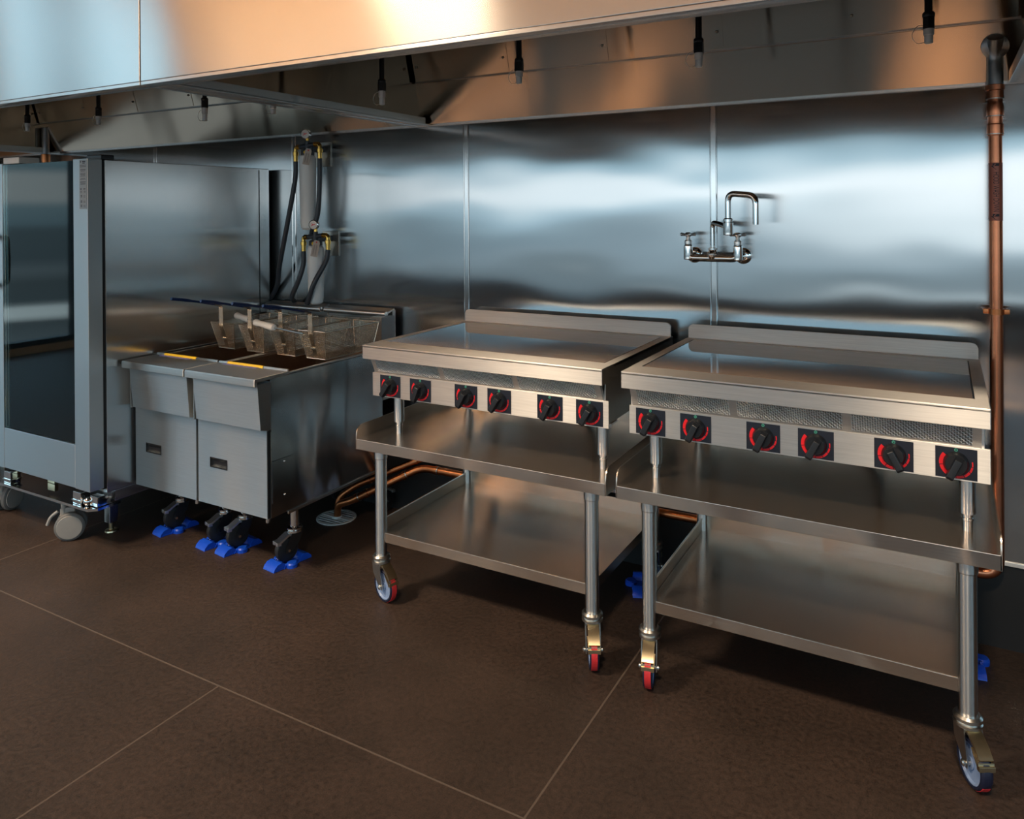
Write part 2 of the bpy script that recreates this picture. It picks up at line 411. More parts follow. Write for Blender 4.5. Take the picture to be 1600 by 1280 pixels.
def floor_mat():
    m, t, b = nmat('brown_slab_tiles')
    geo = t.nodes.new('ShaderNodeNewGeometry')
    sep = t.nodes.new('ShaderNodeSeparateXYZ'); t.links.new(geo.outputs['Position'], sep.inputs[0])
    def mth(op, *a):
        n = t.nodes.new('ShaderNodeMath'); n.operation = op
        for i, v in enumerate(a):
            if isinstance(v, (int, float)): n.inputs[i].default_value = v
            else: t.links.new(v, n.inputs[i])
        return n.outputs[0]
    X, Y = sep.outputs['X'], sep.outputs['Y']
    RH, TW = 1.5, 2.76
    yr = mth('DIVIDE', mth('ADD', Y, 1.475), RH)
    row = mth('FLOOR', yr)
    par = mth('ABSOLUTE', mth('MODULO', row, 2.0))
    off = mth('ADD', -.108, mth('MULTIPLY', par, -1.139))
    def dist(v, period):
        fr = mth('FRACT', mth('ADD', v, .5))
        return mth('MULTIPLY', mth('ABSOLUTE', mth('SUBTRACT', fr, .5)), period)
    dx = dist(mth('DIVIDE', mth('SUBTRACT', X, off), TW), TW)
    dy = dist(yr, RH)
    d = mth('MINIMUM', dx, dy)
    gm = t.nodes.new('ShaderNodeMapRange'); gm.inputs['From Min'].default_value = .0022; gm.inputs['From Max'].default_value = .0038
    gm.inputs['To Min'].default_value = 1; gm.inputs['To Max'].default_value = 0
    t.links.new(d, gm.inputs['Value'])
    n1 = t.nodes.new('ShaderNodeTexNoise'); n1.inputs['Scale'].default_value = 2.2; n1.inputs['Detail'].default_value = 8; n1.inputs['Roughness'].default_value = .62
    n2 = t.nodes.new('ShaderNodeTexNoise'); n2.inputs['Scale'].default_value = 260; n2.inputs['Detail'].default_value = 3
    n3 = t.nodes.new('ShaderNodeTexNoise'); n3.inputs['Scale'].default_value = 70; n3.inputs['Detail'].default_value = 6
    for n in (n1, n2, n3): t.links.new(geo.outputs['Position'], n.inputs['Vector'])
    rp = t.nodes.new('ShaderNodeValToRGB')
    rp.color_ramp.elements[0].position = .32; rp.color_ramp.elements[0].color = (.034, .0215, .0155, 1)
    rp.color_ramp.elements[1].position = .72; rp.color_ramp.elements[1].color = (.060, .037, .027, 1)
    t.links.new(n1.outputs['Fac'], rp.inputs[0])
    sp = t.nodes.new('ShaderNodeMapRange'); sp.inputs['From Min'].default_value = .3; sp.inputs['From Max'].default_value = .7; sp.inputs['To Min'].default_value = .35; sp.inputs['To Max'].default_value = 1.65
    t.links.new(mth('ADD', mth('MULTIPLY', n2.outputs['Fac'], .5), mth('MULTIPLY', n3.outputs['Fac'], .5)), sp.inputs['Value'])
    mu = t.nodes.new('ShaderNodeMix'); mu.data_type = 'RGBA'; mu.blend_type = 'MULTIPLY'; mu.inputs[0].default_value = 1
    t.links.new(rp.outputs[0], mu.inputs[6]); t.links.new(sp.outputs[0], mu.inputs[7])
    mg = t.nodes.new('ShaderNodeMix'); mg.data_type = 'RGBA'; mg.inputs[7].default_value = (.125, .092, .072, 1)
    t.links.new(gm.outputs[0], mg.inputs[0]); t.links.new(mu.outputs[2], mg.inputs[6])
    t.links.new(mg.outputs[2], b.inputs['Base Color'])
    rr = t.nodes.new('ShaderNodeMapRange'); rr.inputs['To Min'].default_value = .44; rr.inputs['To Max'].default_value = .66
    t.links.new(n3.outputs['Fac'], rr.inputs['Value']); t.links.new(rr.outputs[0], b.inputs['Roughness'])
    b.inputs['Specular IOR Level'].default_value = .5
    bp = t.nodes.new('ShaderNodeBump'); bp.inputs['Strength'].default_value = .5; bp.inputs['Distance'].default_value = .002
    t.links.new(mth('SUBTRACT', n3.outputs['Fac'], gm.outputs[0]), bp.inputs['Height']); t.links.new(bp.outputs[0], b.inputs['Normal'])
    return m
M_FLOOR = floor_mat()

# ------------------------------------------------------------------ setting: room shell
XL, XR, YF, ZC = -8.0, 5.5, -6.8, 4.9
b = B(); box(b, XL-.2, XR+.2, YF-.2, .25, -.2, 0); struct('floor', b, M_FLOOR)
b = B(); box(b, XL-.2, XR+.2, YF-.2, .25, ZC, ZC+.2); struct('ceiling', b, M_CEIL)
# back wall: stainless sheet above a dark base
b = B(); box(b, XL, XR, 0, .2, .305, ZC); wb = struct('wall_back', b, M_WALL)
b = B(); box(b, XL, XR, .004, .2, 0, .30); struct('baseboard_back', b, M_DARKWALL)
b = B(); box(b, XL, XR, -.006, .0, .297, .312, .002); struct('trim_1', b, M_TUBE)
b = B(); box(b, XL, XR, -.012, 0, 1.982, 1.998, .003); struct('trim_2', b, M_TUBE)
seams = [0.0, -1.219, -2.379, -3.598, -4.817]
for i, sxx in enumerate(seams):
    b = B()
    box(b, sxx-.015, sxx+.015, -.002, .0, .31, 1.984)
    for s in (-1, 1): tube(b, [(sxx+s*.0125, -.002, .312), (sxx+s*.0125, -.002, 1.984)], .003, 8)
    struct('trim_%d' % (i+3), b, M_STRIP)
# opposite wall with a long window, brown lintel, dark transom band, wood above
WZ0, WZ1 = .40, 2.36
b = B(); box(b, XL, XR, YF-.2, YF, 0, WZ0); struct('wall_front', b, M_LOWWALL)
b = B(); box(b, XL, XR, YF-.2, YF, WZ1, 2.52); struct('trim_20', b, M_LINTEL)
b = B(); box(b, XL, XR, YF-.2, YF, 2.52, 2.95); struct('trim_21', b, M_PAINT)
b = B(); box(b, XL, XR, YF-.2, YF, 2.95, ZC); struct('trim_22', b, M_UPPER)
b = B()
for xm in (-7.9, -6.4, -3.2, -.1, 2.9, 5.4): box(b, xm-.05, xm+.05, YF-.15, YF-.02, WZ0, WZ1)
box(b, XL, XR, YF-.15, YF-.02, WZ0, WZ0+.06); box(b, XL, XR, YF-.15, YF-.02, WZ1-.05, WZ1)
struct('window_1', b, M_LOWWALL)
# left wall: a tall window towards the corner, a lower one nearer, wood above it
b = B()
box(b, XL-.2, XL, YF, -6.7, 0, ZC); box(b, XL-.2, XL, -1.6, .2, 0, ZC);
box(b, XL-.2, XL, -6.7, -1.6, 0, .08); box(b, XL-.2, XL, -6.7, -4.26, 4.6, ZC); box(b, XL-.2, XL, -4.38, -1.6, 2.7, ZC)
struct('wall_left', b, M_UPPER)
b = B()
for ym, hw, zt in ((-6.67, .03, 4.6), (-5.15, .10, 4.6), (-4.38, .05, 4.6), (-3.3, .03, 2.7), (-1.63, .03, 2.7)): box(b, XL-.14, XL-.02, ym-hw, ym+hw, .08, zt)
box(b, XL-.14, XL-.02, -6.7, -1.6, .08, .14); box(b, XL-.14, XL-.02, -6.7, -4.4, 4.54, 4.6); box(b, XL-.14, XL-.02, -4.24, -1.6, 2.64, 2.7)
struct('window_2', b, M_LOWWALL)
b = B()
box(b, XR, XR+.2, YF, -6.6, 0, ZC); box(b, XR, XR+.2, -2.6, .2, 0, ZC)
box(b, XR, XR+.2, -6.6, -2.6, 0, .7); box(b, XR, XR+.2, -6.6, -2.6, 3.3, ZC)
struct('wall_right', b, M_UPPER)

# ------------------------------------------------------------------ exhaust hoods
def hood(x0, x1, label):
    t = thing('exhaust_hood', label, 'hood', ((x0+x1)/2, -.8, 1.985), 'stainless exhaust hoods along the wall')
    yf = -1.57
    b = B(); box(b, x0+.001, x1-.001, yf-.012, yf, 1.987, 3.0, .003)
    obj('front_panel', b, M_HOOD, t)
    b = B(); box(b, x0+.001, x1-.001, yf-.0115, yf+.05, 1.975, 1.987, .002); obj('front_lip', b, M_TUBE, t)
    # rear drip panel and the filter wall above it
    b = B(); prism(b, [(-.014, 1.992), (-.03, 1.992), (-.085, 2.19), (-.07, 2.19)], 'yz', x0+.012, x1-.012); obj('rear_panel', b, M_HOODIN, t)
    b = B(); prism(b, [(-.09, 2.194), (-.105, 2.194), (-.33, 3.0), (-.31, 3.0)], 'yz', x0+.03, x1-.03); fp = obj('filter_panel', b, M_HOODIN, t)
    n = max(2, int((x1-x0)/.5))
    for k in range(n+1):
        xx = x0+.05+(x1-x0-.1)*k/n
        if 0 < k < n:
            b = B(); prism(b, [(-.105, 2.196), (-.108, 2.196), (-.333, 3.0), (-.33, 3.0)], 'yz', xx-.022, xx+.022); obj('joint_strip', b, M_HOODIN, fp)
        for q in range(4):
            f = .08+.28*q
            b = B(); sphere(b, (xx, -.105-.225*f-.005, 2.194+.806*f), .006); obj('screw', b, M_ZINC, fp)
    b = B(); box(b, x0+.02, x1-.02, -.10, -.07, 2.186, 2.197, .002); obj('filter_ledge', b, M_TUBE, t)
    for xe, s in ((x0, 1), (x1, -1)):
        b = B()
        box(b, min(xe, xe+s*.012), max(xe, xe+s*.012), yf, -.012, 1.99, 3.0)
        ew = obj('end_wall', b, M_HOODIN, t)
        b = B()
        box(b, min(xe+s*.0, xe+s*.055), max(xe+s*.0, xe+s*.055), yf+.002, -.03, 1.983, 1.991, .002)
        box(b, min(xe+s*.051, xe+s*.055), max(xe+s*.051, xe+s*.055), yf+.03, -.06, 1.991, 2.02, .001)
        obj('drip_flange', b, M_TUBE, ew)
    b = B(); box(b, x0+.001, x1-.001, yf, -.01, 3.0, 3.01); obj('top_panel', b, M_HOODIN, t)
    return t
hood(-1.475, 1.085, 'stainless exhaust hood section over the two griddles, brown reflections inside')
hood(-4.75, -1.478, 'stainless exhaust hood section over the fryers and oven, pale blue front')
hood(-7.6, -4.753, 'stainless exhaust hood section seen as a sliver at the far left')
hood(1.088, 3.4, 'stainless exhaust hood section cut off by the right edge above copper pipe')

# ------------------------------------------------------------------ fire nozzles
def nozzle(x, y, zt, zb, label):
    t = thing('fire_nozzle', label, 'nozzle', (x, y, zt), 'fire suppression nozzles under the hood')
    zz = 2.16 - y*.0 + (-.105-y)/.515*.806 if y < -.105 else 2.3
    zz = min(2.99, zz)
    b = B(); cyl(b, (x, y, zb+.02), (x, y, 2.985), .0105); obj('drop_pipe', b, M_BLACK, t)
    b = B(); cyl(b, (x, y, zb-.004), (x, y, zb+.03), .017, n=6); lathe(b, [(.014, 0), (.0165, .004), (.0165, .012), (.014, .016)], (x, y, zb+.028)); obj('coupling', b, M_BLACK, t)
    b = B(); lathe(b, [(.0, 0), (.009, 0), (.0115, .002), (.0115, (zb-zt)*.5), (.014, (zb-zt)*.55), (.014, zb-zt), (0, zb-zt)], (x, y, zt)); obj('nozzle_tip', b, M_CAST, t)
    b = B()
    tube(b, smooth_path([(x-.011, y, zt+.004), (x-.03, y-.004, zt+.003), (x-.042, y-.005, zt+.025), (x-.03, y-.004, zt+.05), (x-.010, y, zt+.054)], 6), .0010, 6); obj('cap_wire', b, M_ZINC, t)
nozz = [(.799, 2.021, 2.066, 'chrome fire nozzle on black pipe nearest the copper pipe'),
        (.138, 2.018, 2.068, 'chrome fire nozzle on black pipe above the wall faucet and panel joint'),
        (-.533, 2.022, 2.072, 'chrome fire nozzle on black pipe above the left griddle'),
        (-1.177, 1.991, 2.052, 'chrome fire nozzle on black pipe just right of the hood divider'),
        (-1.799, 1.996, 2.040, 'short chrome fire nozzle peeking below the hood divider, above water filters'),
        (-2.256, 1.993, 2.060, 'chrome fire nozzle on pipe over the oven side and fryers'),
        (-3.096, 2.026, 2.075, 'chrome fire nozzle on pipe above the oven door'),
        (-3.771, 2.030, 2.080, 'small chrome fire nozzle farthest left, over the oven left corner')]
for x, zt, zb, lb in nozz: nozzle(x, -.7, zt, zb, lb)

# ------------------------------------------------------------------ casters
def rot(bm, loc, ang):
    bm.transform(Matrix.Translation(loc) @ Matrix.Rotation(ang, 4, 'Z'))
    return bm
def stand_caster(parent, x, y, ang, full_red=True):
    """swivel caster; local +X is the brake pedal side; wheel radius 62 mm"""
    L = (x, y, 0); A = math.radians(ang); e = .030; R = .0625
    b = B()
    lathe(b, [(.0, .178), (.030, .178), (.036, .172), (.036, .164), (.031, .160), (.036, .156), (.036, .149), (.028, .145), (0, .145)], (0, 0, 0))
    for s in (-1, 1):
        prism(b, [(-.030, .150), (.024, .150), (.030, .110), (e+.012, .066), (e+.010, .052), (e-.010, .052), (e-.016, .066), (-.022, .105)], 'xz', s*.0225, s*.0255)
    box(b, -.028, .026, -.0255, .0255, .140, .149, .002)
    cyl(b, (e, -.034, R), (e, .034, R), .0065, n=12)
    for s in (-1, 1): lathe(b, [(.0, 0), (.009, 0), (.009, .004), (.005, .007), (0, .007)], (e, s*.028, R), (0, s, 0), 12)
    rot(b, L, A); c = obj('caster', b, M_ZINC, parent)
    b = B()
    lathe(b, [(.0, -.013), (.016, -.013), (.016, -.009), (.045, -.008), (.049, -.013), (.052, -.013), (.052, .013), (.049, .013), (.045, .008), (.016, .009), (.016, .013), (0, .013)], (e, 0, R), (0, 1, 0), 40)
    rot(b, L, A); obj('wheel_rim', b, M_BLUERIM, c)
    b = B()
    prof = [(.0525, -.0155), (.058, -.0155), (.0612, -.012), (.0625, -.006), (.0625, .006), (.0612, .012), (.058, .0155), (.0525, .0155)]
    ax = Vector((0, 1, 0)); n = 48; rings = []
    for k in range(n):
        a = 2*PI*k/n
        rings.append([b.verts.new((e+r*math.cos(a), h, R+r*math.sin(a))) for r, h in prof])
    m = len(prof)
    for k in range(n):
        for q in range(m):
            b.faces.new((rings[k][q], rings[k][(q+1) % m], rings[(k+1) % n][(q+1) % m], rings[(k+1) % n][q]))
    rot(b, L, A); obj('tyre', b, M_TYRE, c)
    b = B()
    a0, a1 = (-70, 60) if full_red else (-70, -30)
    pr = []
    for k in range(15):
        a = math.radians(a0+(a1-a0)*k/14)
        pr.append([b.verts.new((e+r*math.cos(a), h, R+r*math.sin(a))) for r, h in ((.0600, -.0105), (.0630, -.0100), (.0632, 0), (.0630, .0100), (.0600, .0105))])
    for p, q in zip(pr, pr[1:]):
        for k in range(4): b.faces.new((p[k], p[k+1], q[k+1], q[k]))
        b.faces.new((p[4], p[0], q[0], q[4]))
    b.faces.new(pr[0]); b.faces.new(pr[-1][::-1])
    rot(b, L, A); obj('red_tread', b, M_REDTREAD, c)['label'] = 'red tread strip'
    b = B()
    prism(b, [(.020, .146), (.034, .146), (.066, .126), (.084, .106), (.082, .102), (.062, .118), (.034, .138), (.020, .138)], 'xz', -.019, .019)
    rot(b, L, A); obj('brake_pedal', b, M_GOLDZINC, c)
    b = B()
    prism(b, [(.050, .118), (.078, .094), (.083, .098), (.086, .084), (.080, .082), (.060, .104)], 'xz', -.021, .021)
    box(b, .076, .090, -.021, .021, .078, .092, .001)
    rot(b, L, A); obj('brake_release', b, M_GOLDZINC, c)
    return c

# ------------------------------------------------------------------ equipment stands
def stand(X0, label, legs, angs, reds):
    """X0 = left edge of upper shelf"""
    X1 = X0+1.08; YF_, YB = -.812, -.075
    t = thing('equipment_stand', label, 'stand', (X0+.54, -.44, 0), 'wheeled stainless equipment stands')
    zt, th = .640, .042
    # upper shelf: pan with front apron, raised rounded side lips and back lip
    b = B()
    box(b, X0, X1, YF_, YB, zt-.004, zt, .0015)
    box(b, X0, X1, YF_, YF_+.004, zt-th, zt, .0018)
    prism(b, [(YF_, zt-th), (YF_, zt+.004), (YF_+.004, zt+.030), (YF_+.016, zt+.046), (YF_+.034, zt+.052), (YB, zt+.052), (YB, zt-th)], 'yz', X0, X0+.004)
    prism(b, [(YF_, zt-th), (YF_, zt+.004), (YF_+.004, zt+.030), (YF_+.016, zt+.046), (YF_+.034, zt+.052), (YB, zt+.052), (YB, zt-th)], 'yz', X1-.004, X1)
    box(b, X0, X1, YB-.004, YB, zt-th, zt+.052, .001)
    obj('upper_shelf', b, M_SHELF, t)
    xl, xr = legs
    ys = (-.765, -.125)
    zl, tl = .268, .038
    b = B()
    box(b, xl+.005, xr-.005, ys[0]-.002, ys[1]+.01, zl-.004, zl, .0015)
    box(b, xl+.023, xr-.023, ys[0]-.006, ys[0]-.002, zl-tl, zl, .0015)
    box(b, xl, xl+.004, ys[0]+.022, ys[1]-.02, zl-.006, zl+.046, .001)
    tube(b, [(xl+.002, ys[0]+.022, zl+.047), (xl+.002, ys[1]-.02, zl+.047)], .0035, 8)
    box(b, xl+.022, xr-.022, ys[1]+.008, ys[1]+.012, zl-.006, zl+.054, .001)
    box(b, xr-.006, xr-.002, ys[0]+.022, ys[1]-.02, zl-tl, zl, .001)
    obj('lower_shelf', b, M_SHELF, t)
    i = 0
    for y in ys:
        for x in (xl, xr):
            b = B(); cyl(b, (x, y, .172), (x, y, .598), .0238, n=32); lg = obj('leg', b, M_TUBE, t)
            b = B(); lathe(b, [(.0235, .560), (.0268, .564), (.0268, .597), (.0235, .598)], (x, y, 0), n=32); obj('leg_collar', b, M_TUBE, lg)
            stand_caster(t, x, y, angs[i], reds[i]); i += 1
    return t
T1 = stand(-1.232, 'left stainless stand on red-treaded casters with two shelves, under the griddle next to the fryers', (-1.143, -.225), (-18, -62, 120, 100), (True, True, True, True))
T2 = stand(-.117, 'right stainless stand on casters with two shelves, beside the copper wall pipe', (-.019, .884), (-76, -62, 150, 100), (True, False, True, True))

# ------------------------------------------------------------------ induction griddles
def arc(bm, cx, cz, y, r0, r1, a0, a1, n=12, th=.0008, taper=0):
    A = []; C = []
    for k in range(n+1):
        a = math.radians(a0+(a1-a0)*k/n)
        f = k/n
        ri = r0 + (r1-r0)*taper*f
        for L, rr in ((A, ri), (C, r1)):
            L.append((cx+rr*math.cos(a), cz+rr*math.sin(a)))
    poly = A + C[::-1]
    VA = [bm.verts.new((p[0], y, p[1])) for p in poly]; VB = [bm.verts.new((p[0], y-th, p[1])) for p in poly]
    m = n+1
    for k in range(n):
        j = 2*m-1-k
        bm.faces.new((VB[k], VB[k+1], VB[j-1], VB[j]))
        bm.faces.new((VA[k], VB[k], VB[k+1], VA[k+1])[::-1])
        bm.faces.new((VA[j], VB[j], VB[j-1], VA[j-1]))
    bm.faces.new((VA[0], VB[0], VB[2*m-1], VA[2*m-1])); bm.faces.new((VA[m-1], VA[m], VB[m], VB[m-1]))

def griddle(X0, Y0, zt, knobs, turns, feet, label):
    Wd = 1.032; X1 = X0+Wd; YB = Y0+.766
    t = thing('induction_griddle', label, 'griddle', (X0+Wd/2, (Y0+YB)/2, .640), 'countertop induction griddles')
    yp = Y0+.055          # control panel plane
    b = B()
    box(b, X0+.012, X1-.012, yp+.004, YB-.01, .815, zt-.03, .002)
    obj('body', b, M_GRID, t)
    # top deck with a deep folded apron, open middle for the glass
    gx0, gx1, gy0, gy1 = X0+.034, X1-.034, Y0+.106, YB-.045
    b = B()
    box(b, X0, X1, Y0, gy0, zt-.012, zt, .0025)
    box(b, X0, X1, gy1, YB, zt-.012, zt, .0025)
    box(b, X0, gx0, gy0-.004, gy1+.004, zt-.012, zt-.0001, .001)
    box(b, gx1, X1, gy0-.004, gy1+.004, zt-.012, zt-.0001, .001)
    box(b, X0, X1, Y0, Y0+.006, zt-.056, zt-.003, .0025)
    box(b, X0, X0+.004, Y0+.002, YB, zt-.056, zt-.003, .001)
    box(b, X1-.004, X1, Y0+.002, YB, zt-.056, zt-.003, .001)
    obj('top_deck', b, M_GRID, t)
    b = B(); box(b, gx0-.001, gx1+.001, gy0-.001, gy1+.001, zt-.011, zt-.0018, 0)
    obj('glass_seal', b, M_GASKET, t)
    b = B(); box(b, gx0+.004, gx1-.004, gy0+.004, gy1-.004, zt-.008, zt-.0006, .0004, 1)
    obj('cooking_glass', b, M_CERAN, t)
    b = B(); prism(b, rrect(X0+.004, X1-.004, zt-.004, zt+.056, .022, (1, 1, 0, 0)), 'xz', YB-.016, YB-.004); obj('backsplash', b, M_GRID, t, 60)
    # sloping vent with three expanded-metal fields in a sheet frame
    zv0, zv1 = .902, zt-.056
    b = B()
    prism(b, [(yp, zv0), (yp+.012, zv0), (Y0+.035, zv1+.01), (Y0+.02, zv1+.01)], 'yz', X0+.02, X1-.02)
    fr = obj('vent_frame', b, M_GRID, t)
    fw = (Wd-.04-.02)/3
    for k in range(3):
        xa = X0+.030+k*fw+.012; xb = xa+fw-.024
        def yy(z): return yp + (Y0+.02-yp)*(z-zv0)/(zv1+.01-zv0) - .002
        b = B()
        za, zb = zv0+.008, zv1+.002
        vs = [b.verts.new(p) for p in ((xa, yy(za), za), (xb, yy(za), za), (xb, yy(zb), zb), (xa, yy(zb), zb))]
        vs2 = [b.verts.new((v.co.x, v.co.y+.0025, v.co.z)) for v in vs]
        b.faces.new(vs); b.faces.new(vs2[::-1])
        for i in range(4): b.faces.new((vs[i], vs2[i], vs2[(i+1) % 4], vs[(i+1) % 4]))
        obj('vent_mesh', b, M_VENT, t)
    b = B(); box(b, X0+.008, X1+.001, yp-.002, yp+.006, .808, .902, .0015); obj('control_panel', b, M_GRID, t)
    for kx, ta in zip(knobs, turns):
        cx, cz, y = X0+kx, .8545, yp-.002
        b = B(); box(b, cx-.050, cx+.050, y-.0015, y+.001, .8125, .8965); pl = obj('dial_plate', b, M_PLATE, t)
        y -= .0016
        b = B()
        arc(b, cx, cz, y, .029, .041, 140, 190); arc(b, cx, cz, y, .032, .041, 193, 236)
        arc(b, cx, cz, y, .0335, .041, 239, 268); arc(b, cx, cz, y, .0345, .041, 271, 298)
        arc(b, cx, cz, y, .035, .041, 301, 326); arc(b, cx, cz, y, .036, .041, 329, 350); arc(b, cx, cz, y, .0375, .0405, 353, 372)
        obj('dial_scale', b, M_RED, pl)['label'] = 'red dial scale'
        b = B(); arc(b, cx, cz+.0365, y, .0030, .0042, 115, 425, 16); box(b, cx-.0006, cx+.0006, y-.0008, y, cz+.036, cz+.042)
        obj('power_symbol', b, M_GREEN, pl)['label'] = 'green power symbol'
        # knob: skirted disc with a bar grip that stands proud and points down
        b = B()
        lathe(b, [(.0, 0), (.0315, 0), (.0315, .004), (.0295, .007), (.0275, .016), (.0255, .019), (0, .019)], (cx, y, cz), (0, -1, 0), 36)
        g = B()
        prism(g, [(-.036, -.010), (-.030, -.034), (-.020, -.040), (.022, -.033), (.030, -.014), (.030, -.008), (-.036, -.008)], 'yz', -.0085, .0085) if False else None
        g.free()
        # grip outline in (radial, depth): long end overhangs the disc
        gv = []
        ol = [(.024, .010), (.024, .022), (.016, .034), (-.036, .038), (-.042, .034), (-.042, .022), (-.028, .012)]
        a = math.radians(ta); dr = Vector((math.sin(a), 0, math.cos(a))); dt = Vector((math.cos(a), 0, -math.sin(a)))
        for s in (-1, 1):
            gv.append([b.verts.new(Vector((cx, y-dep, cz)) + dr*rad + dt*(s*(.0110 if dep < .03 else .0092))) for rad, dep in ol])
        n = len(ol)
        newf = [b.faces.new(gv[0]), b.faces.new(gv[1][::-1])]
        for k in range(n): newf.append(b.faces.new((gv[0][k], gv[1][k], gv[1][(k+1) % n], gv[0][(k+1) % n])))
        bmesh.ops.recalc_face_normals(b, faces=newf)
        es = set(e for f in newf for e in f.edges)
        bmesh.ops.bevel(b, geom=list(es), offset=.0022, segments=2, profile=.5, affect='EDGES')
        obj('knob', b, M_BLACK, pl)
    for fx in feet:
        for fy in (-.668, -.14):
            x = fx
            b = B(); cyl(b, (x, fy, .690), (x, fy, .815), .0215, n=28)
            box(b, x-.045, x+.045, fy-.03, fy+.03, .803, .809, .001)
            lg = obj('leg', b, M_TUBE, t)
            b = B(); lathe(b, [(.0135, .640), (.0135, .668), (.0155, .670), (.0155, .676), (.0135, .678), (.0135, .692)], (x, fy, 0)); obj('foot', b, M_GOLDZINC if False else M_TUBE, lg)
            b = B()
            for s in (-1, 1): cyl(b, (x+s*.036, fy-.02, .796), (x+s*.036, fy-.02, .804), .007, n=6)
            obj('bolt', b, M_CHROME, lg)
    # supply cord drooping behind the body to the shelf
    b = B(); tube(b, smooth_path([(X0+.72, -.16, .83), (X0+.73, -.15, .74), (X0+.70, -.14, .67), (X0+.60, -.12, .651), (X0+.45, -.11, .651)], 8), .010, 10); obj('power_cord', b, M_RUBBER, t)
    return t
griddle(-1.195, -.812, 1.021, (.098, .246, .457, .602, .810, .962), (32, 20, 28, 32, 27, 30), (-1.125, -.222),
        'left induction griddle with six red-ringed dials on the stand next to the fryers')
griddle(-.0924, -.822, 1.024, (.082, .232, .441, .592, .799, .952), (26, 26, 25, 27, -28, 25), (-.028, .887),
        'right induction griddle with six red-ringed dials beside the copper wall pipe')

# ------------------------------------------------------------------ deep fryers
def fryer_caster(parent, x, y, ang):
    L = (x, y, 0); A = math.radians(ang); e = .040; R = .052; Z0 = .012
    b = B()
    for s in (-1, 1):
        prism(b, [(-.024, .132), (.026, .132), (e+.014, R+Z0+.012), (e+.012, R+Z0-.012), (e-.012, R+Z0-.012), (-.014, .095)], 'xz', s*.021, s*.024)
    rot(b, L, A); fk = b
    b = B()
    cyl(b, (0, 0, .150), (0, 0, .262), .019, n=20)
    lathe(b, [(0, .128), (.026, .128), (.034, .134), (.034, .140), (.030, .143), (.034, .146), (.034, .152), (.024, .157), (0, .157)], (0, 0, 0))
    rot(b, L, A); c = obj('caster', b, M_CHROME, parent)
    obj('fork', fk, M_DARKFORK, c)
    b = B(); cyl(b, (e, -.029, R+Z0), (e, .029, R+Z0), .006, n=10); rot(b, L, A); obj('axle', b, M_CHROME, c)
    b = B(); lathe(b, [(0, -.017), (.040, -.017), (.049, -.014), (.052, -.007), (.052, .007), (.049, .014), (.040, .017), (0, .017)], (e, 0, R+Z0), (0, 1, 0), 36)
    rot(b, L, A); obj('wheel', b, M_RUBBER, c)
    b = B()
    prism(b, [(.020, .130), (.036, .134), (.074, .112), (.092, .108), (.092, .103), (.070, .104), (.036, .124), (.020, .122)], 'xz', -.020, .020)
    box(b, .074, .094, -.022, -.004, .094, .110, .002); box(b, .074, .094, .004, .022, .094, .110, .002)
    rot(b, L, A); obj('brake_pedal', b, M_SATIN, c)
    return c

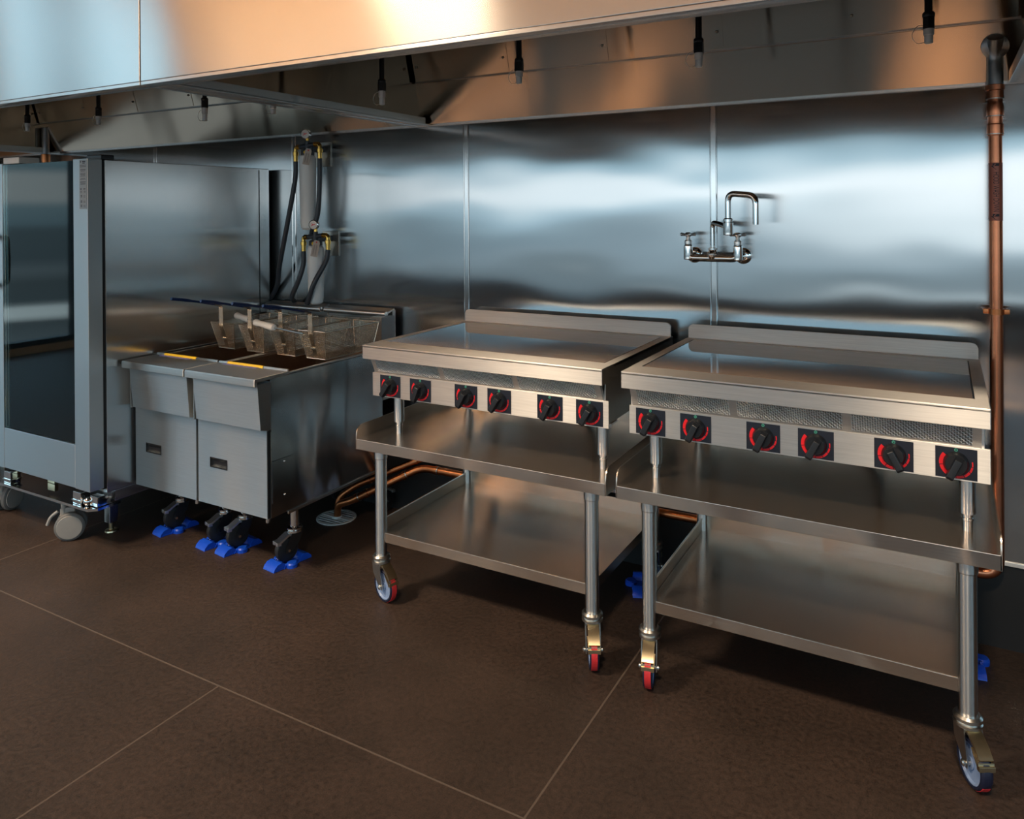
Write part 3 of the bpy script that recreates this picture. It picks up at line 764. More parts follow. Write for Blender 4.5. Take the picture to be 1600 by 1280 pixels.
def fryer(X0, label, right_end):
    Wf = .436; X1 = X0+Wf
    t = thing('deep_fryer', label, 'fryer', ((X0+X1)/2, -.48, 0), 'deep fryers side by side')
    yd, yb, zb, zt = -.900, -.145, .265, .862
    # cabinet shell with open tank
    b = B()
    b.free()
    for xa, xb in ((X0+.001, X0+.006), (X1-.006, X1-.001)):
        b = B(); box(b, xa, xb, yd+.02, yb, zb, zt-.006, .001); obj('side_panel', b, M_SIDE, t)
    b = B(); box(b, X0+.006, X1-.006, yb-.006, yb, zb, zt-.01); box(b, X0+.006, X1-.006, yd+.03, yb-.006, zb, zb+.004)
    box(b, X0+.006, X1-.006, yd+.016, yd+.022, zb, zt-.02)
    obj('cabinet', b, M_SIDE, t)
    # tank: sloping inner walls
    b = B()
    rim0 = [(X0+.014, -.79), (X1-.014, -.79), (X1-.014, -.165), (X0+.014, -.165)]
    rim1 = [(X0+.018, -.76), (X1-.018, -.76), (X1-.018, -.18), (X0+.018, -.18)]
    bot = [(X0+.05, -.66), (X1-.05, -.66), (X1-.05, -.22), (X0+.05, -.22)]
    R0 = [b.verts.new((x, y, zt)) for x, y in [(X0+.001, -.80), (X1-.001, -.80), (X1-.001, yb), (X0+.001, yb)]]
    R1 = [b.verts.new((x, y, zt)) for x, y in rim0]
    R2 = [b.verts.new((x, y, zt-.04)) for x, y in rim1]
    R3 = [b.verts.new((x, y, zt-.20)) for x, y in bot]
    R4 = [b.verts.new((x, y, zt-.03)) for x, y in [(X0+.001, -.80), (X1-.001, -.80), (X1-.001, yb), (X0+.001, yb)]]
    for v in R0+R4: b.verts.remove(v)
    for P, Q in ((R1, R2), (R2, R3)):
        for k in range(4): b.faces.new((P[k], P[(k+1) % 4], Q[(k+1) % 4], Q[k]))
    b.faces.new(R3)
    obj('fry_tank', b, M_DARKTANK, t, 20, recalc=False)
    b = B()
    box(b, X0+.001, X0+.016, -.80, yb, zt-.012, zt, .002); box(b, X1-.016, X1-.001, -.80, yb, zt-.012, zt, .002)
    box(b, X0+.014, X1-.014, -.80, -.788, zt-.012, zt, .002); box(b, X0+.014, X1-.014, -.167, yb, zt-.012, zt, .002)
    obj('tank_rim', b, M_GRID, t)
    # front ledge
    b = B(); box(b, X0, X1, -.966, -.775, zt-.012, zt+.004, .003)
    box(b, X0, X1, -.968, -.952, zt-.030, zt+.002, .004)
    prism(b, [(-.786, zt+.002), (-.782, zt+.012), (-.775, zt+.012), (-.775, zt+.002)], 'yz', X0+.002, X1-.002)
    ld = obj('front_ledge', b, M_GRID, t)
    b = B(); prism(b, [(-.7874, zt+.0043), (-.7835, zt+.0128), (-.776, zt+.0130), (-.776, zt+.0118), (-.782, zt+.0118), (-.786, zt+.0040)], 'yz', X0+.06, X1-.15); obj('yellow_sticker', b, M_YTAPE, ld)['label'] = 'yellow sticker strip'
    b = B(); box(b, X0+.05, X1-.17, -.806, -.7875, zt+.0035, zt+.0048); obj('blue_strip', b, M_BSTRIP, ld)['label'] = 'thin blue strip on the ledge'  # blue strip along the ledge, ahead of the yellow one
    # slightly raked splash panel below the ledge
    b = B(); prism(b, [(-.952, zt-.022), (-.936, .648), (-.905, .640), (yd+.02, .640), (yd+.02, zt-.022)], 'yz', X0+.036, X1-.001)
    obj('splash_panel', b, M_FRONT, t)
    b = B(); prism(b, [(X0+.001, -.902), (X0+.030, -.944), (X0+.033, -.944), (X0+.033, yd+.02), (X0+.001, yd+.02)], 'xy', .645, zt-.022); obj('splash_bracket', b, M_GRID, t)
    # door with recessed pull
    hx0, hx1, hz0, hz1 = X0+.085, X0+.187, .438, .474
    xa, xb, za, zc = X0+.004, X1-.004, zb+.004, .640
    b = B()
    for (p, q, r, s) in ((xa, hx0, za, zc), (hx1, xb, za, zc), (hx0, hx1, za, hz0), (hx0, hx1, hz1, zc)):
        box(b, p, q, yd, yd+.014, r, s)
    bmesh.ops.remove_doubles(b, verts=b.verts, dist=1e-5)
    dr = obj('door', b, M_FRONT, t)
    b = B(); box(b, hx0, hx1, yd+.012, yd+.016, hz0, hz1)
    box(b, hx0-.003, hx1+.003, yd-.002, yd+.002, hz1, hz1+.004); box(b, hx0-.003, hx1+.003, yd-.002, yd+.002, hz0-.004, hz0)
    box(b, hx0-.003, hx0, yd-.002, yd+.002, hz0, hz1); box(b, hx1, hx1+.003, yd-.002, yd+.002, hz0, hz1)
    prism(b, [(yd+.001, hz1), (yd+.012, hz1-.014), (yd+.013, hz1)], 'yz', hx0, hx1)
    obj('recessed_pull', b, M_BLACK, dr)
    b = B(); cyl(b, (X1-.012, yd+.01, zb-.014), (X1-.012, yd+.01, zb+.006), .009, n=14); obj('door_hinge', b, M_CHROME, dr)
    # rear flue: splash wall, rounded capping bars, basket hanger
    b = B(); box(b, X0+.001, X1-.001, -.140, -.035, .60, .985, .002); box(b, X0+.001, X1-.001, -.06, -.035, .97, 1.045, .002)
    fl = obj('flue', b, M_GRID, t)
    b = B(); lathe(b, [(0, 0), (.013, 0), (.0155, .004), (.0155, Wf-.024), (.013, Wf-.02), (0, Wf-.02)], (X0+.010, -.098, 1.030), (1, 0, 0), 18)
    prism(b, [(-.098, 1.040), (-.04, 1.052), (-.04, 1.046), (-.098, 1.03)], 'yz', X0+.004, X1-.004); obj('flue_cap', b, M_SATIN, fl)
    b = B(); box(b, X0+.07, X1-.07, -.148, -.144, .958, 1.008, .001)
    for xx in (X0+.075, X1-.075): box(b, xx-.006, xx+.006, -.150, -.141, .95, 1.012, .001)
    for k in range(4):
        xx = X0+.12+k*.065
        box(b, xx-.013, xx+.013, -.1485, -.145, .975, .998); cyl(b, (xx-.02, -.152, .965), (xx-.02, -.152, 1.0), .004, n=8)
    obj('basket_hanger', b, M_ZINC, fl)
    if right_end:
        b = B(); prism(b, rrect(X1-.068, X1, .84, 1.02, .004), 'xz', -.150, -.045); obj('flue_end', b, M_FRONT, fl)
        b = B(); box(b, X1-.0008, X1+.003, -.876, -.75, .325, .502, .001)
        ap = obj('access_panel', b, M_SIDE, t)
        b = B()
        for yy, zz in ((-.81, .488), (-.81, .345)): sphere(b, (X1+.003, yy, zz), .0055)
        obj('screw', b, M_CHROME, ap)
        b = B(); box(b, X1-.001, X1+.006, -.79, -.17, .254, .266, .001); obj('base_rail', b, M_ZINC, t)
        b = B(); box(b, X1-.001, X1+.002, -.885, -.881, .27, .63); obj('edge_strip', b, M_ZINC, t)
        b = B(); box(b, X1-.006, X1-.0005, yd+.002, yd+.018, .27, .636); obj('door_edge', b, M_GASKET, t)
    for x in (X0+.062, X1-.062):
        fryer_caster(t, x, -.690, -106); fryer_caster(t, x, -.105, 80)
    return t
FL = fryer(-2.512, 'left deep fryer, standing against the tall oven', False)
FR = fryer(-2.070, 'right deep fryer with bare stainless side, standing next to the left griddle stand', True)

# blue caster locks under the front fryer wheels
def wheel_lock(x, y, ang, label, group='blue wheel locks on the floor'):
    b = B()
    box(b, -.085, .085, -.040, .040, 0, .006, .002)
    for s in (-1, 1):   # ramped humps at both ends, dished towards the wheel
        pts = [(s*.100, 0), (s*.096, .012), (s*.080, .026), (s*.058, .030), (s*.044, .022), (s*.036, .006), (s*.036, 0)]
        prism(b, pts if s > 0 else pts[::-1], 'xz', -.038, .038)
    for s in (-1, 1):
        lathe(b, [(0, 0), (.024, 0), (.024, .014), (.019, .020), (0, .020)], (.012, s*.046, 0), (0, 0, 1), 20)
        prism(b, [(-.03, 0), (.05, 0), (.036, .018), (-.016, .018)], 'xz', s*.034, s*.042)
    bmesh.ops.recalc_face_normals(b, faces=b.faces)
    rot(b, (x, y, 0), math.radians(ang))
    o = obj('wheel_lock', b, M_BLUE, None, 35, (x, y, 0))
    return tag(o, label, 'wheel lock', group)
d_ = (math.cos(math.radians(-106))*.04, math.sin(math.radians(-106))*.04)
locks = [(-2.450, 'blue plastic wheel lock under the left front caster of the left fryer'),
         (-2.138, 'blue plastic wheel lock of the middle pair, the one farther left'),
         (-2.008, 'blue plastic wheel lock of the middle pair, the one farther right'),
         (-1.696, 'blue plastic wheel lock under the right front caster of the right fryer')]
for x, lb in locks: wheel_lock(x+d_[0], -.690+d_[1]+.008, -98, lb)
wheel_lock(-.258, -.175, 110, 'blue plastic wheel lock under the rear caster between the two stands')
wheel_lock(.895, -.15, 100, 'blue plastic wheel lock behind the front right leg, near the copper elbow')

# ------------------------------------------------------------------ fry baskets
def basket(x, yF, label):
    zt_, zb_ = 1.000, .868
    yb_ = yF+.385
    t = thing('fry_basket', label, 'fry basket', (x, yF+.19, zb_), 'wire fry baskets hanging over the fryers')
    hw, hwb = .083, .058
    def corner(f, sx_, sy_):     # f = 0 bottom, 1 top
        w = hwb+(hw-hwb)*f
        yf = yF+.03*(1-f); yb2 = yb_-.02*(1-f)
        return Vector((x+sx_*w, yf if sy_ < 0 else yb2, zb_+(zt_-zb_)*f))
    def ring(f): return [corner(f, *s) for s in ((-1, -1), (1, -1), (1, 1), (-1, 1))]
    b = B()
    for f in (0, 1):
        R = ring(f); tube(b, R+[R[0]], .0030, 8, False)
    for s in ((-1, -1), (1, -1), (1, 1), (-1, 1)): tube(b, [corner(0, *s), corner(1, *s)], .0022, 6)
    obj('rim_frame', b, M_WIRE, t)
    b = B()
    for k in range(1, 17):
        R = ring(k/17.0); tube(b, R+[R[0]], .0009, 4, False)
    for nn, (sa, sb) in ((20, ((-1, -1), (1, -1))), (20, ((-1, 1), (1, 1))), (42, ((1, -1), (1, 1))), (42, ((-1, -1), (-1, 1)))):
        for k in range(1, nn):
            f = k/nn
            tube(b, [corner(0, *sa).lerp(corner(0, *sb), f), corner(1, *sa).lerp(corner(1, *sb), f)], .0008, 4, False)
    for k in range(1, 16):
        f = k/16; tube(b, [corner(0, -1, -1).lerp(corner(0, 1, -1), f), corner(0, -1, 1).lerp(corner(0, 1, 1), f)], .0009, 4, False)
    for k in range(1, 36):
        f = k/36; tube(b, [corner(0, -1, -1).lerp(corner(0, -1, 1), f), corner(0, 1, -1).lerp(corner(0, 1, 1), f)], .0009, 4, False)
    obj('wire_mesh', b, M_WIRE, t)
    b = B()
    for q in (-.0105, -.0035, .0035, .0105):
        tube(b, fillet([(x+q*.8, yF+.034, zb_-.003), (x+q, yF-.006, zt_-.01), (x+q, yF-.008, 1.085), (x+q*.6, yF-.05, 1.096)], .012, 4), .0026, 8)
    for zz, yy in ((.92, yF+.012), (1.03, yF-.007)): box(b, x-.015, x+.015, yy-.003, yy+.003, zz-.003, zz+.003)
    sp = obj('handle_strap', b, M_WIRE, t)
    b = B()
    P = [(x, yF-.004, 1.085), (x, yF-.05, 1.098), (x, yF-.20, 1.133), (x, yF-.29, 1.150)]
    tube(b, smooth_path(P, 6), [.0052]*6+[.0055]*6+[.0078]*6+[.007], 10); obj('handle', b, M_HANDLE, t)
    b = B()
    for s in (-1, 1): tube(b, fillet([(x+s*.05, yb_, zt_), (x+s*.05, yb_+.018, zt_+.01), (x+s*.05, yb_+.022, zt_-.02)], .008, 4), .0025, 8)
    obj('hook', b, M_WIRE, t)
    return t
bk = basket(-2.324, -.550, 'wire fry basket with blue handle, first from the oven')
for x, lb in ((-2.120, 'wire fry basket with blue handle, second from the oven'),
              (-1.912, 'wire fry basket with blue handle, third from the oven'),
              (-1.722, 'wire fry basket with blue handle, nearest the left griddle')):
    copy_tree(bk, Vector((x, -.36, .868)), lb)

def utensil(p0, p1, p2, label):
    t = thing('fryer_brush', label, 'utensil', p0, 'white handled utensils on the baskets')
    p0, p1, p2 = Vector(p0), Vector(p1), Vector(p2)
    L = (p1-p0).length
    b = B(); lathe(b, [(0, 0), (.011, .002), (.0165, .010), (.017, .022), (.0135, .05), (.0150, L*.6), (.0165, L*.85), (.013, L-.004), (0, L)], p0, p1-p0, 20); obj('handle', b, M_WHITEP, t)
    b = B(); cyl(b, p1-(p1-p0).normalized()*.01, p2, .004, n=10); obj('rod', b, M_ZINC, t)
utensil((-2.315, -.470, 1.028), (-2.150, -.520, 1.020), (-1.95, -.585, 1.012), 'white handled fryer tool lying on the basket rims, the one nearer the oven')
utensil((-2.080, -.560, 1.020), (-1.880, -.625, 1.016), (-1.665, -.66, 1.008), 'white handled fryer tool lying on the basket rims, the one nearer the griddle')

# ------------------------------------------------------------------ combi oven
OX = -2.53
ov = thing('combi_oven', 'tall stainless combi oven with a full-height glass door at the left', 'oven', (-3.1, -.55, 0))
b = B()
OXL, yO, yOB, zO0, zO1 = -3.75, -1.03, -.045, .265, 1.800
for args in ((OX-.01, OX, yO, yOB, zO0, zO1), (OXL, OXL+.35, yO, yOB, zO0, zO1), (OXL, OX, yOB-.01, yOB, zO0, zO1)): pass
box(b, OX-.012, OX, yO, yOB, zO0, zO1, .003)
obj('side_panel', b, M_OVENSIDE, ov)
b = B()
box(b, OXL, OXL+.33, yO, yOB, zO0, zO1, .003); box(b, OXL, OX-.012, yOB-.02, yOB, zO0, zO1)
box(b, OXL, OX-.002, yO+.01, yOB, zO1-.012, zO1, .003); box(b, OXL, OX-.012, yO+.002, yOB, zO0, .47)
box(b, OX-.10, OX-.012, yO+.002, yO+.02, .47, zO1-.012); box(b, OXL, OX-.012, yO+.002, yO+.02, 1.735, zO1-.012)
obj('housing', b, M_OVENSIDE, ov)
b = B(); box(b, OX-.0005, OX+.002, yOB-.075, yOB-.071, zO0+.01, zO1-.01); obj('panel_joint', b, M_GASKET, ov)
b = B(); box(b, OXL, OX-.004, yO-.014, yO+.004, zO0+.02, 1.795); obj('door_gasket', b, M_GASKET, ov)
# cavity
b = B()
box(b, -3.42, -3.40, yO+.02, -.12, .47, 1.735); box(b, OX-.115, OX-.10, yO+.02, -.12, .47, 1.735)
box(b, -3.42, OX-.1, -.14, -.12, .47, 1.735); box(b, -3.42, OX-.1, yO+.02, -.12, .465, .475); box(b, -3.42, OX-.1, yO+.02, -.12, 1.73, 1.74)
obj('cavity', b, M_LINING, ov)
for sx_ in (-3.26, OX-.17):
    b = B()
    for yy in (-.98, -.62, -.26): tube(b, [(sx_, yy, .49), (sx_, yy, 1.71)], .006, 8)
    for k in range(16):
        zz = .55+k*.072
        tube(b, [(sx_, -1.0, zz), (sx_, -.22, zz)], .004, 6); tube(b, [(sx_+.02*(1 if sx_ < -3 else -1), -1.0, zz), (sx_+.02*(1 if sx_ < -3 else -1), -.22, zz)], .003, 6)
    obj('rack_guide', b, M_WHITEP, ov)
b = B(); tube(b, [(-2.95, -.3, .50), (-2.95, -.3, 1.70)], .007, 8)
for k in range(17): box(b, -2.955, -2.945, -.312, -.305, .54+k*.068, .575+k*.068)
obj('probe_rail', b, M_WHITEP, ov)
# door
DY0, DY1 = -1.112, -1.044
dz0, dz1 = .292, 1.802
gx0, gx1, gz0, gz1 = -3.236, -2.642, .498, 1.796
b = B()
box(b, gx1, OX, DY0, DY1, dz0, dz1, .003)
box(b, -3.37, gx0, DY0, DY1, dz0, dz1, .003)
box(b, gx0+.0005, gx1-.0005, DY0+.001, DY1, dz0+.002, gz0-.004, .003)
dr = obj('door', b, M_DOOR, ov)
b = B(); box(b, gx0, gx1, DY0+.001, DY0+.007, gz0, gz1, .001); obj('door_glass', b, M_GLASS, dr)
b = B()
for a in ((gx0, gx0+.03, gz0, gz1), (gx1-.016, gx1, gz0, gz1), (gx0, gx1, gz0, gz0+.055), (gx0, gx1, gz1-.03, gz1)):
    box(b, a[0], a[1], DY0+.008, DY0+.012, a[2], a[3])
obj('glass_border', b, M_GASKET, dr)
b = B()
for a in ((gx0+.03, gx0+.036, gz0+.055, gz1-.03), (gx1-.022, gx1-.016, gz0+.055, gz1-.03), (gx0+.03, gx1-.016, gz0+.055, gz0+.062)):
    box(b, a[0], a[1], DY0+.014, DY0+.034, a[2], a[3])
obj('inner_frame', b, M_GOLDZINC, dr)
b = B(); box(b, -2.590, -2.536, DY0-.0012, DY0+.001, 1.573, 1.797); stk = obj('sticker', b, M_STICKER, dr); stk['label'] = 'grey instruction sticker with small dark print'
b = B()
random.seed(11)
def line(xa, xb, z, h=.0022): box(b, xa, xb, DY0-.0018, DY0-.0011, z-h/2, z+h/2)
box(b, -2.584, -2.578, DY0-.0018, DY0-.0011, 1.784, 1.792)
for a in ((-2.568, -2.545, 1.788, .005), (-2.566, -2.548, 1.781, .004)): line(a[0], a[1], a[2], a[3])
z = 1.772
while z > 1.675:
    n = random.randint(2, 4)
    for _ in range(n):
        w = random.uniform(.030, .046); line(-2.563-w/2, -2.563+w/2, z, .0016); z -= .0042
    z -= .006
line(-2.586, -2.572, 1.664, .004); line(-2.560, -2.545, 1.664, .004)
for z in (1.655, 1.651, 1.647): line(-2.584, -2.570, z, .0014); line(-2.558, -2.544, z, .0014)
for z in (1.634, 1.628, 1.610, 1.604, 1.590, 1.584): line(-2.580, -2.570, z, .003); line(-2.560, -2.545, z-.001, .0015)
obj('printed_lines', b, M_INK, stk)
b = B()
tube(b, fillet([(-3.31, DY0, 1.20), (-3.31, DY0-.055, 1.20), (-3.31, DY0-.06, 1.32), (-3.31, DY0-.055, 1.44), (-3.31, DY0, 1.44)], .03, 6), .014, 14); obj('handle', b, M_BLACK, dr)
b = B(); box(b, OX-.11, OX+.004, -1.05, -.985, 1.800, 1.823, .004); obj('top_hinge', b, M_BLACK, ov)
b = B(); box(b, -3.25, -3.11, -1.10, -1.00, 1.800, 1.832, .004); obj('vent_cap', b, M_WHITEP, ov)
b = B()
box(b, OX-.03, OX-.002, yO+.04, yOB, .215, .264, .002); obj('base_rail', b, M_OVENSIDE, ov)
b = B(); box(b, OXL, OXL+.03, yO+.04, yOB, .215, .264, .002); obj('base_rail', b, M_OVENSIDE, ov)
for lx, ly in ((-2.725, -.885), (-2.725, -.15), (-3.66, -.885), (-3.66, -.15)):
    b = B(); box(b, lx-.022, lx+.022, ly-.022, ly+.022, .045, .27, .003); lg = obj('leg', b, M_GRID, ov)
    b = B(); cyl(b, (lx, ly, .006), (lx, ly, .048), .012, n=14); lathe(b, [(0, 0), (.030, 0), (.028, .006), (.010, .010), (0, .010)], (lx, ly, 0)); obj('foot', b, M_GOLDZINC, lg)

# rack trolley docked under the door
tr = thing('rack_trolley', 'low polished trolley on big grey casters docked under the oven door', 'trolley', (-3.0, -1.0, 0))
b = B(); prism(b, [(-3.7, -1.105), (-2.560, -1.105), (-2.530, -1.075), (-2.530, -.960), (-3.7, -.960)], 'xy', .197, .209); obj('base_plate', b, M_CHROME, tr, 30)
for xx in (-2.66, -3.245):
    b = B(); box(b, xx-.030, xx+.030, -1.095, -1.045, .209, .268, .003); box(b, xx-.034, xx+.034, -1.099, -1.04, .226, .232, .001); obj('bracket', b, M_CHROME, tr)
b = B(); sphere(b, (-2.605, -1.075, .228), .020); obj('stop_ball', b, M_CHROME, tr)
b = B(); box(b, -2.588, -2.534, -1.075, -1.0, .212, .258, .002); obj('docking_block', b, M_CHROME, tr)
b = B(); box(b, -3.08, -3.02, -.99, -.97, .21, .245, .002); obj('latch', b, M_GOLDZINC, tr)
def dual_caster(x, y, ang):
    R = .066; A = math.radians(ang); L = (x, y, 0)
    b = B(); cyl(b, (-.03, 0, .10), (-.03, 0, .197), .012); box(b, -.045, .02, -.010, .010, .06, .15, .006)
    tube(b, smooth_path([(-.055, 0, .135), (-.085, 0, .11), (-.10, 0, .075)], 5), .007, 8)
    rot(b, L, A); c = obj('caster', b, M_GREYCASTER, tr)
    for s in (-1, 1):
        b = B(); lathe(b, [(0, .012), (R-.008, .012), (R, .018), (R, .036), (R-.006, .041), (R-.010, .042), (0, .043)], (0, 0, R), (0, s, 0), 40); rot(b, L, A); w = obj('wheel', b, M_GREYDARK, c)
        b = B(); lathe(b, [(0, .040), (R-.010, .0425), (R-.012, .046), (0, .049)], (0, 0, R), (0, s, 0), 40); rot(b, L, A)
        obj('wheel_cover', b, M_GREYCASTER, c)
dual_caster(-2.815, -1.03, 50); dual_caster(-3.47, -.975, 108)

# ------------------------------------------------------------------ water filters and hoses
def water_filter(x, y, ztop, zbot, label, hoses):
    t = thing('water_filter', label, 'water filter', (x, y, zbot), 'water filters on the wall')
    R = .045; H = ztop-zbot
    b = B(); lathe(b, [(0, 0), (R*.55, .002), (R*.82, .012), (R*.90, .035), (R, H-.12), (R*1.02, H-.03), (R*.92, H-.008), (R*.7, H), (0, H)], (x, y, zbot), n=36); obj('cartridge', b, M_WHITE, t)
    b = B(); lathe(b, [(.030, 0), (.036, .006), (.036, .026), (.026, .034), (0, .034)], (x, y, ztop-.004))
    cyl(b, (x, y, ztop+.02), (x, y, ztop+.075), .014); cyl(b, (x-.058, y, ztop+.045), (x+.058, y, ztop+.055), .013); box(b, x-.03, x+.03, y, -.003, ztop+.02, ztop+.05, .004)
    obj('filter_head', b, M_HOSE, t)
    b = B(); sphere(b, (x+.022, y-.040, ztop+.012), .010); obj('button', b, M_YELLOW, t)
    gz = ztop+.112
    gd = Vector((.35, -.93, 0)).normalized()
    b = B(); lathe(b, [(0, -.012), (.024, -.012), (.026, -.009), (.026, .012), (.0225, .014), (.0225, .0105), (0, .0105)], (x, y-.01, gz), gd, 30); g = obj('gauge', b, M_CHROME, t)
    b = B(); lathe(b, [(0, .0108), (.0222, .0108), (.0222, .0118), (0, .0118)], (x, y-.01, gz), gd, 30); f = obj('gauge_face', b, M_WHITEP, g)
    b = B(); c = Vector((x, y-.01, gz))+gd*.0125; s = Vector((gd.y, -gd.x, 0))*-1
    tube(b, [c - s*.012 + Vector((0, 0, -.006)), c + s*.010 + Vector((0, 0, .004))], .0018, 6); tube(b, [c-s*.010+Vector((0, 0, .006)), c+s*.002], .0016, 6); obj('needle', b, M_RED, g)
    b = B(); cyl(b, (x, y, ztop+.072), (x, y, ztop+.090), .010, n=6); obj('gauge_fitting', b, M_BRASS, t)
    for sgn, dz in ((-1, .045), (1, .055)):
        ex = x+sgn*.088
        b = B(); tube(b, fillet([(x+sgn*.052, y, ztop+dz), (ex, y, ztop+dz), (ex, y, ztop+dz-.03)], .014, 5), .0115, 14)
        for q in (.056, .072): lathe(b, [(.015, -.004), (.015, .004)], (x+sgn*q, y, ztop+dz), (1, 0, 0), 6)
        lathe(b, [(.012, -.085), (.0125, -.045), (.0165, -.044), (.0165, -.026), (.012, -.024)], (ex, y, ztop+dz), n=18)
        obj('elbow_fitting', b, M_BRASS, t)
    for h in hoses:
        b = B(); tube(b, smooth_path(h, 8), .0135, 12); obj('hose', b, M_HOSE, t)
    tg = Matrix.Translation((x+.052, y-.044, ztop+.03)) @ Matrix.Rotation(math.radians(28), 4, 'Z') @ Matrix.Rotation(math.radians(12), 4, 'Y')
    b = B(); prism(b, [(-.012, 0), (.012, 0), (.018, -.014), (.018, -.088), (-.018, -.088), (-.018, -.014)], 'xz', 0, .0012); b.transform(tg); p = obj('paper_tag', b, M_PAPER, t)
    b = B()
    for k in range(2):
        px = -.007+k*.013; pts = []
        for q in range(14): pts.append((px + (.0028 if q % 2 else -.0028) + random.uniform(-.001, .001), -.0008, -.026-q*.0038))
        tube(b, pts, .0010, 5)
    b.transform(tg); obj('handwriting', b, M_INK, p)
    b = B(); lathe(b, [(.0018, 0), (.0042, 0), (.0042, .0008), (.0018, .0008)], (0, -.001, -.010), (0, -1, 0), 12); b.transform(tg); obj('eyelet', b, M_REDTREAD, p)
    b = B(); box(b, x-.045, x+.075, -.006, -.001, ztop-.06, ztop+.075, .002); obj('bracket', b, M_ZINC, t)
    return t
yw = -.105
water_filter(-2.172, yw, 1.862, 1.455, 'upper white water filter cartridge with gauge and brass elbows, below hood edge',
             [[(-2.260, yw, 1.83), (-2.264, yw, 1.74), (-2.30, yw-.002, 1.58), (-2.36, yw+.01, 1.40), (-2.43, yw+.04, 1.25), (-2.50, -.024, 1.12), (-2.60, -.022, 1.0)],
              [(-2.084, yw, 1.84), (-2.086, yw, 1.72), (-2.10, yw, 1.55), (-2.13, yw-.004, 1.475), (-2.165, yw+.02, 1.435)]])
water_filter(-2.118, yw, 1.372, 1.054, 'lower white water filter cartridge behind the fry baskets',
             [[(-2.206, yw, 1.34), (-2.208, yw, 1.27), (-2.235, yw-.01, 1.18), (-2.295, yw, 1.09), (-2.335, -.05, 1.055), (-2.36, -.018, 1.0), (-2.365, -.017, .92)],
              [(-2.030, yw, 1.35), (-2.036, yw-.01, 1.29), (-2.075, yw-.055, 1.18), (-2.110, yw-.058, 1.10), (-2.135, yw-.05, 1.063)]])

# ------------------------------------------------------------------ wall faucet
fa = thing('wall_faucet', 'chrome wall-mounted pot filler faucet with two cross handles and a bent spout', 'faucet', (.02, 0, 1.35))
fy = -.095; fz = 1.352
b = B()
tube(b, fillet([(-.080, fy, fz+.052), (-.080, fy, fz+.004), (.120, fy, fz+.004), (.120, fy, fz+.058)], .03, 6), .0155, 18)
for xx in (-.080, .120):
    lathe(b, [(.017, -.004), (.0185, 0), (.0185, .050), (.016, .056), (.012, .058)], (xx, fy, fz))
    cyl(b, (xx, fy, fz+.010), (xx, -.008, fz+.010), .013)
    lathe(b, [(0, 0), (.033, 0), (.033, .004), (.026, .010), (.013, .013)], (xx, -.001, fz+.010), (0, -1, 0), 28)
lathe(b, [(.017, .0), (.022, .012), (.022, .022), (.018, .026), (.015, .034), (.018, .038), (.018, .044), (.011, .046)], (.020, fy, fz))
obj('faucet_body', b, M_CHROME, fa)
b = B()
tube(b, fillet([(.020, fy, fz+.04), (.020, fy, fz+.148), (.064, fy-.045, fz+.140), (.094, fy-.075, fz+.133)], .022, 6), .0105, 16)
px_, py_ = .103, fy-.085
lathe(b, [(.0, .100), (.017, .100), (.019, .103), (.019, .148), (.0165, .151), (.0165, .153), (.019, .155), (.019, .162), (.013, .166), (0, .166)], (px_, py_, fz), n=28)
obj('swing_arm', b, M_CHROME, fa)
b = B()
tube(b, fillet([(px_, py_, fz+.16), (px_, py_, fz+.262), (px_+.112, py_-.035, fz+.252), (px_+.112, py_-.035, fz+.142)], .032, 8), .0118, 18); obj('spout', b, M_CHROME, fa)
for xx in (-.080, .120):
    b = B(); lathe(b, [(.011, .056), (.015, .060), (.015, .072), (.010, .076), (.008, .088), (.012, .092), (.013, .098), (.009, .106), (0, .108)], (xx, fy, fz), n=20)
    for k in range(4):
        a = k*PI/2+.5
        d = Vector((math.cos(a), math.sin(a), .12))
        c = Vector((xx, fy, fz+.096)); tube(b, [c, c+d*.018, c+d*.028, c+d*.033], [.0050, .0058, .0074, .003], 10)
    obj('cross_handle', b, M_SATIN, fa)

# ------------------------------------------------------------------ hood drain pipes
dp = thing('drain_pipe', 'tall copper pipe with a printed label running down the wall at right', 'pipe', (.99, -.05, .28))
PX, PY, PR = .990, -.055, .0205
b = B(); tube(b, fillet([(PX, PY-.035+.0, 2.135), (PX, PY, 2.085), (PX, PY, 1.972)], .03, 6), .025, 24); lathe(b, [(.0, 0), (.042, 0), (.042, .004), (.028, .010), (0, .010)], (PX, -.0745, 2.105), (0, -1, -.25), 28); obj('hood_outlet', b, M_GREYPIPE, dp)
b = B()
tube(b, fillet([(PX, PY, 1.80), (PX, PY, .282), (PX-.10, PY-.011, .281), (PX-.15, PY-.011, .280)], .05, 8), PR, 24); obj('copper_run', b, M_COPPER, dp)
b = B()
lathe(b, [(.024, 1.800), (.0255, 1.806), (.0255, 1.838), (.0225, 1.842), (.0225, 1.866), (.0262, 1.872), (.0262, 1.905), (.0225, 1.912), (.0225, 1.925), (.0262, 1.930), (.0262, 1.955), (.0295, 1.958), (.0295, 1.975), (.024, 1.978)], (PX, PY, 0), n=28)
ft = obj('coupling', b, M_COPPER, dp)
b = B()
for zz in (1.928, 1.868, 1.806): lathe(b, [(.0258, -.0015), (.0272, -.0015), (.0272, .0015), (.0258, .0015)], (PX, PY, zz), n=28)
obj('solder_ring', b, M_ZINC, ft)
b = B(); lathe(b, [(PR+.0002, 1.507), (PR+.0007, 1.508), (PR+.0007, 1.706), (PR+.0002, 1.707)], (PX, PY, 0), n=32); lab = obj('pipe_label', b, M_LABEL, dp); lab['label'] = 'red-brown label reading HOOD WASH DOWN'
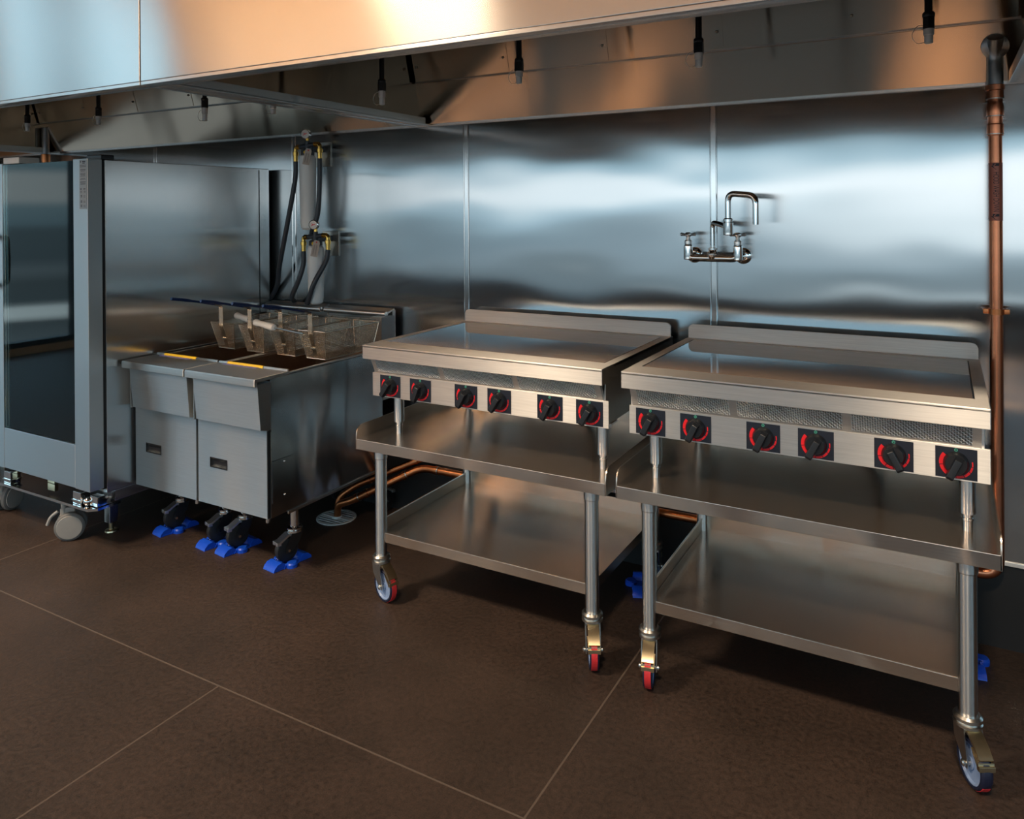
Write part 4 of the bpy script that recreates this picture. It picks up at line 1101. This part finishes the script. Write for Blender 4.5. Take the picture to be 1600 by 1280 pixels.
# lettering bent round the pipe
def text_mesh(s, size):
    cu = bpy.data.curves.new('lettering', 'FONT'); cu.body = s; cu.size = size; cu.align_x = 'CENTER'; cu.align_y = 'CENTER'; cu.resolution_u = 3
    to = bpy.data.objects.new('lettering', cu); COL.objects.link(to)
    me = bpy.data.meshes.new_from_object(to.evaluated_get(bpy.context.evaluated_depsgraph_get()))
    bpy.data.objects.remove(to); bpy.data.curves.remove(cu)
    return me
me = text_mesh('HOOD WASH DOWN', .0165)
b = B(); b.from_mesh(me); bpy.data.meshes.remove(me)
bmesh.ops.subdivide_edges(b, edges=b.edges, cuts=1)
CA = math.atan2(CAM.y-PY, CAM.x-PX)
def bend(u, v, rr=PR+.0012):      # u along text (down the pipe), v up the letter (to the right)
    a = CA + v/rr + .05
    return Vector((PX+rr*math.cos(a), PY+rr*math.sin(a), 1.606-u))
for v in b.verts: v.co = bend(v.co.x*.84, v.co.y*1.55)
obj('lettering', b, M_INK, lab, recalc=False)
for zc in (1.694, 1.520):
    b = B()
    for prof in ([(-.010, .010), (-.003, .010), (.003, .010), (.010, .010), (.010, .001), (.003, .001), (-.003, .001), (-.010, .001)],
                 [(-.016, .002), (-.010, .002), (-.004, .002), (.004, .002), (.010, .002), (.016, .002), (.008, -.0045), (0, -.011), (-.008, -.0045)]):
        b.faces.new([b.verts.new(bend(1.606-(zc+z), x)) for x, z in prof])
    obj('arrow', b, M_INK, lab, recalc=False)
b = B()
lathe(b, [(PR, -.010), (PR+.004, -.010), (PR+.004, .010), (PR, .010)], (PX, PY, 1.193), n=28)
for s in (-1, 1):
    box(b, PX+s*.026-.014, PX+s*.026+.014, PY-.006, PY+.010, 1.184, 1.202, .003)
    cyl(b, (PX+s*.034, PY+.01, 1.193), (PX+s*.034, -.001, 1.193), .005, n=10)
obj('pipe_clamp', b, M_COPPERD, dp)

gp = thing('drain_pipe', 'short grey pipe stub with copper coupling behind the oven top', 'pipe', (-4.735, -.06, 1.8))
b = B(); cyl(b, (-4.70, -.075, 1.975), (-4.70, -.075, 2.16), .026); obj('hood_outlet', b, M_GREYPIPE, gp)
b = B(); lathe(b, [(.022, 1.80), (.024, 1.90), (.030, 1.935), (.030, 1.972), (.022, 1.976)], (-4.70, -.075, 0)); obj('coupling', b, M_COPPERD, gp)

# floor-level copper drains
cp = thing('copper_drain_line', 'long copper drain line along the wall base, bending down into the floor drain', 'pipe', (-.3, -.1, .28))
b = B(); tube(b, fillet([(.84, -.066, .280), (-1.455, -.066, .268), (-1.775, -.232, .098), (-1.850, -.240, .070), (-1.853, -.240, .006)], .05, 8), .018, 20); obj('pipe_run', b, M_COPPERD, cp)
b = B()
for p, d in (((-1.36, -.066, .2685), (1, 0, 0)), ((-1.53, -.105, .228), (.32, .13, .17)), ((-1.70, -.193, .138), (.32, .13, .17)), ((-1.745, -.216, .114), (.32, .13, .17)), ((.10, -.066, .276), (1, 0, 0))):
    lathe(b, [(.0185, -.010), (.0215, -.009), (.0215, .009), (.0185, .010)], p, d, 20)
fit = obj('pipe_coupling', b, M_COPPERD, cp)
b = B()
for p, d in (((-1.35, -.066, .2685), (1, 0, 0)), ((-1.52, -.100, .233), (.32, .13, .17)), ((-1.735, -.211, .119), (.32, .13, .17))):
    lathe(b, [(.021, -.002), (.0225, -.002), (.0225, .002), (.021, .002)], p, d, 20)
obj('solder_ring', b, M_ZINC, fit)
c2 = thing('copper_branch_line', 'shorter copper pipe sloping behind the fryer, upper of the two near floor drain', 'pipe', (-1.6, -.1, .2))
b = B(); tube(b, fillet([(-1.40, -.035, .32), (-1.455, -.045, .310), (-1.80, -.165, .150), (-1.875, -.205, .09), (-1.880, -.215, .008)], .05, 8), .016, 18); obj('pipe_run', b, M_COPPERD, c2)
b = B()
for p in ((-1.49, -.057, .294), (-1.725, -.139, .185)): lathe(b, [(.0165, -.008), (.0195, -.007), (.0195, .007), (.0165, .008)], p, (.345, .125, .16), 18)
obj('pipe_coupling', b, M_COPPERD, c2)

fd = thing('floor_drain', 'round grey slotted floor drain beside the right fryer casters', 'drain', (-1.862, -.238, 0))
b = B(); lathe(b, [(.090, 0), (.100, 0), (.100, .004), (.090, .006), (.090, 0)], (-1.862, -.238, 0), n=40, caps=False)
box(b, -1.955, -1.77, -.248, -.228, .001, .007, .002); 
for k in range(-4, 5):
    if k == 0: continue
    yy = k*.0205; w = math.sqrt(max(0, .092**2-yy*yy)); box(b, -1.862-w, -1.862+w, -.238+yy-.0045, -.238+yy+.0045, .001, .0055, .001)
lathe(b, [(0, .004), (.028, .004), (.026, .014), (0, .014)], (-1.858, -.238, 0))
obj('grate', b, M_DRAIN, fd)
b = B(); lathe(b, [(0, .0004), (.093, .0004), (.093, .001), (0, .001)], (-1.862, -.238, 0), n=40); obj('sump', b, M_GASKET, fd)
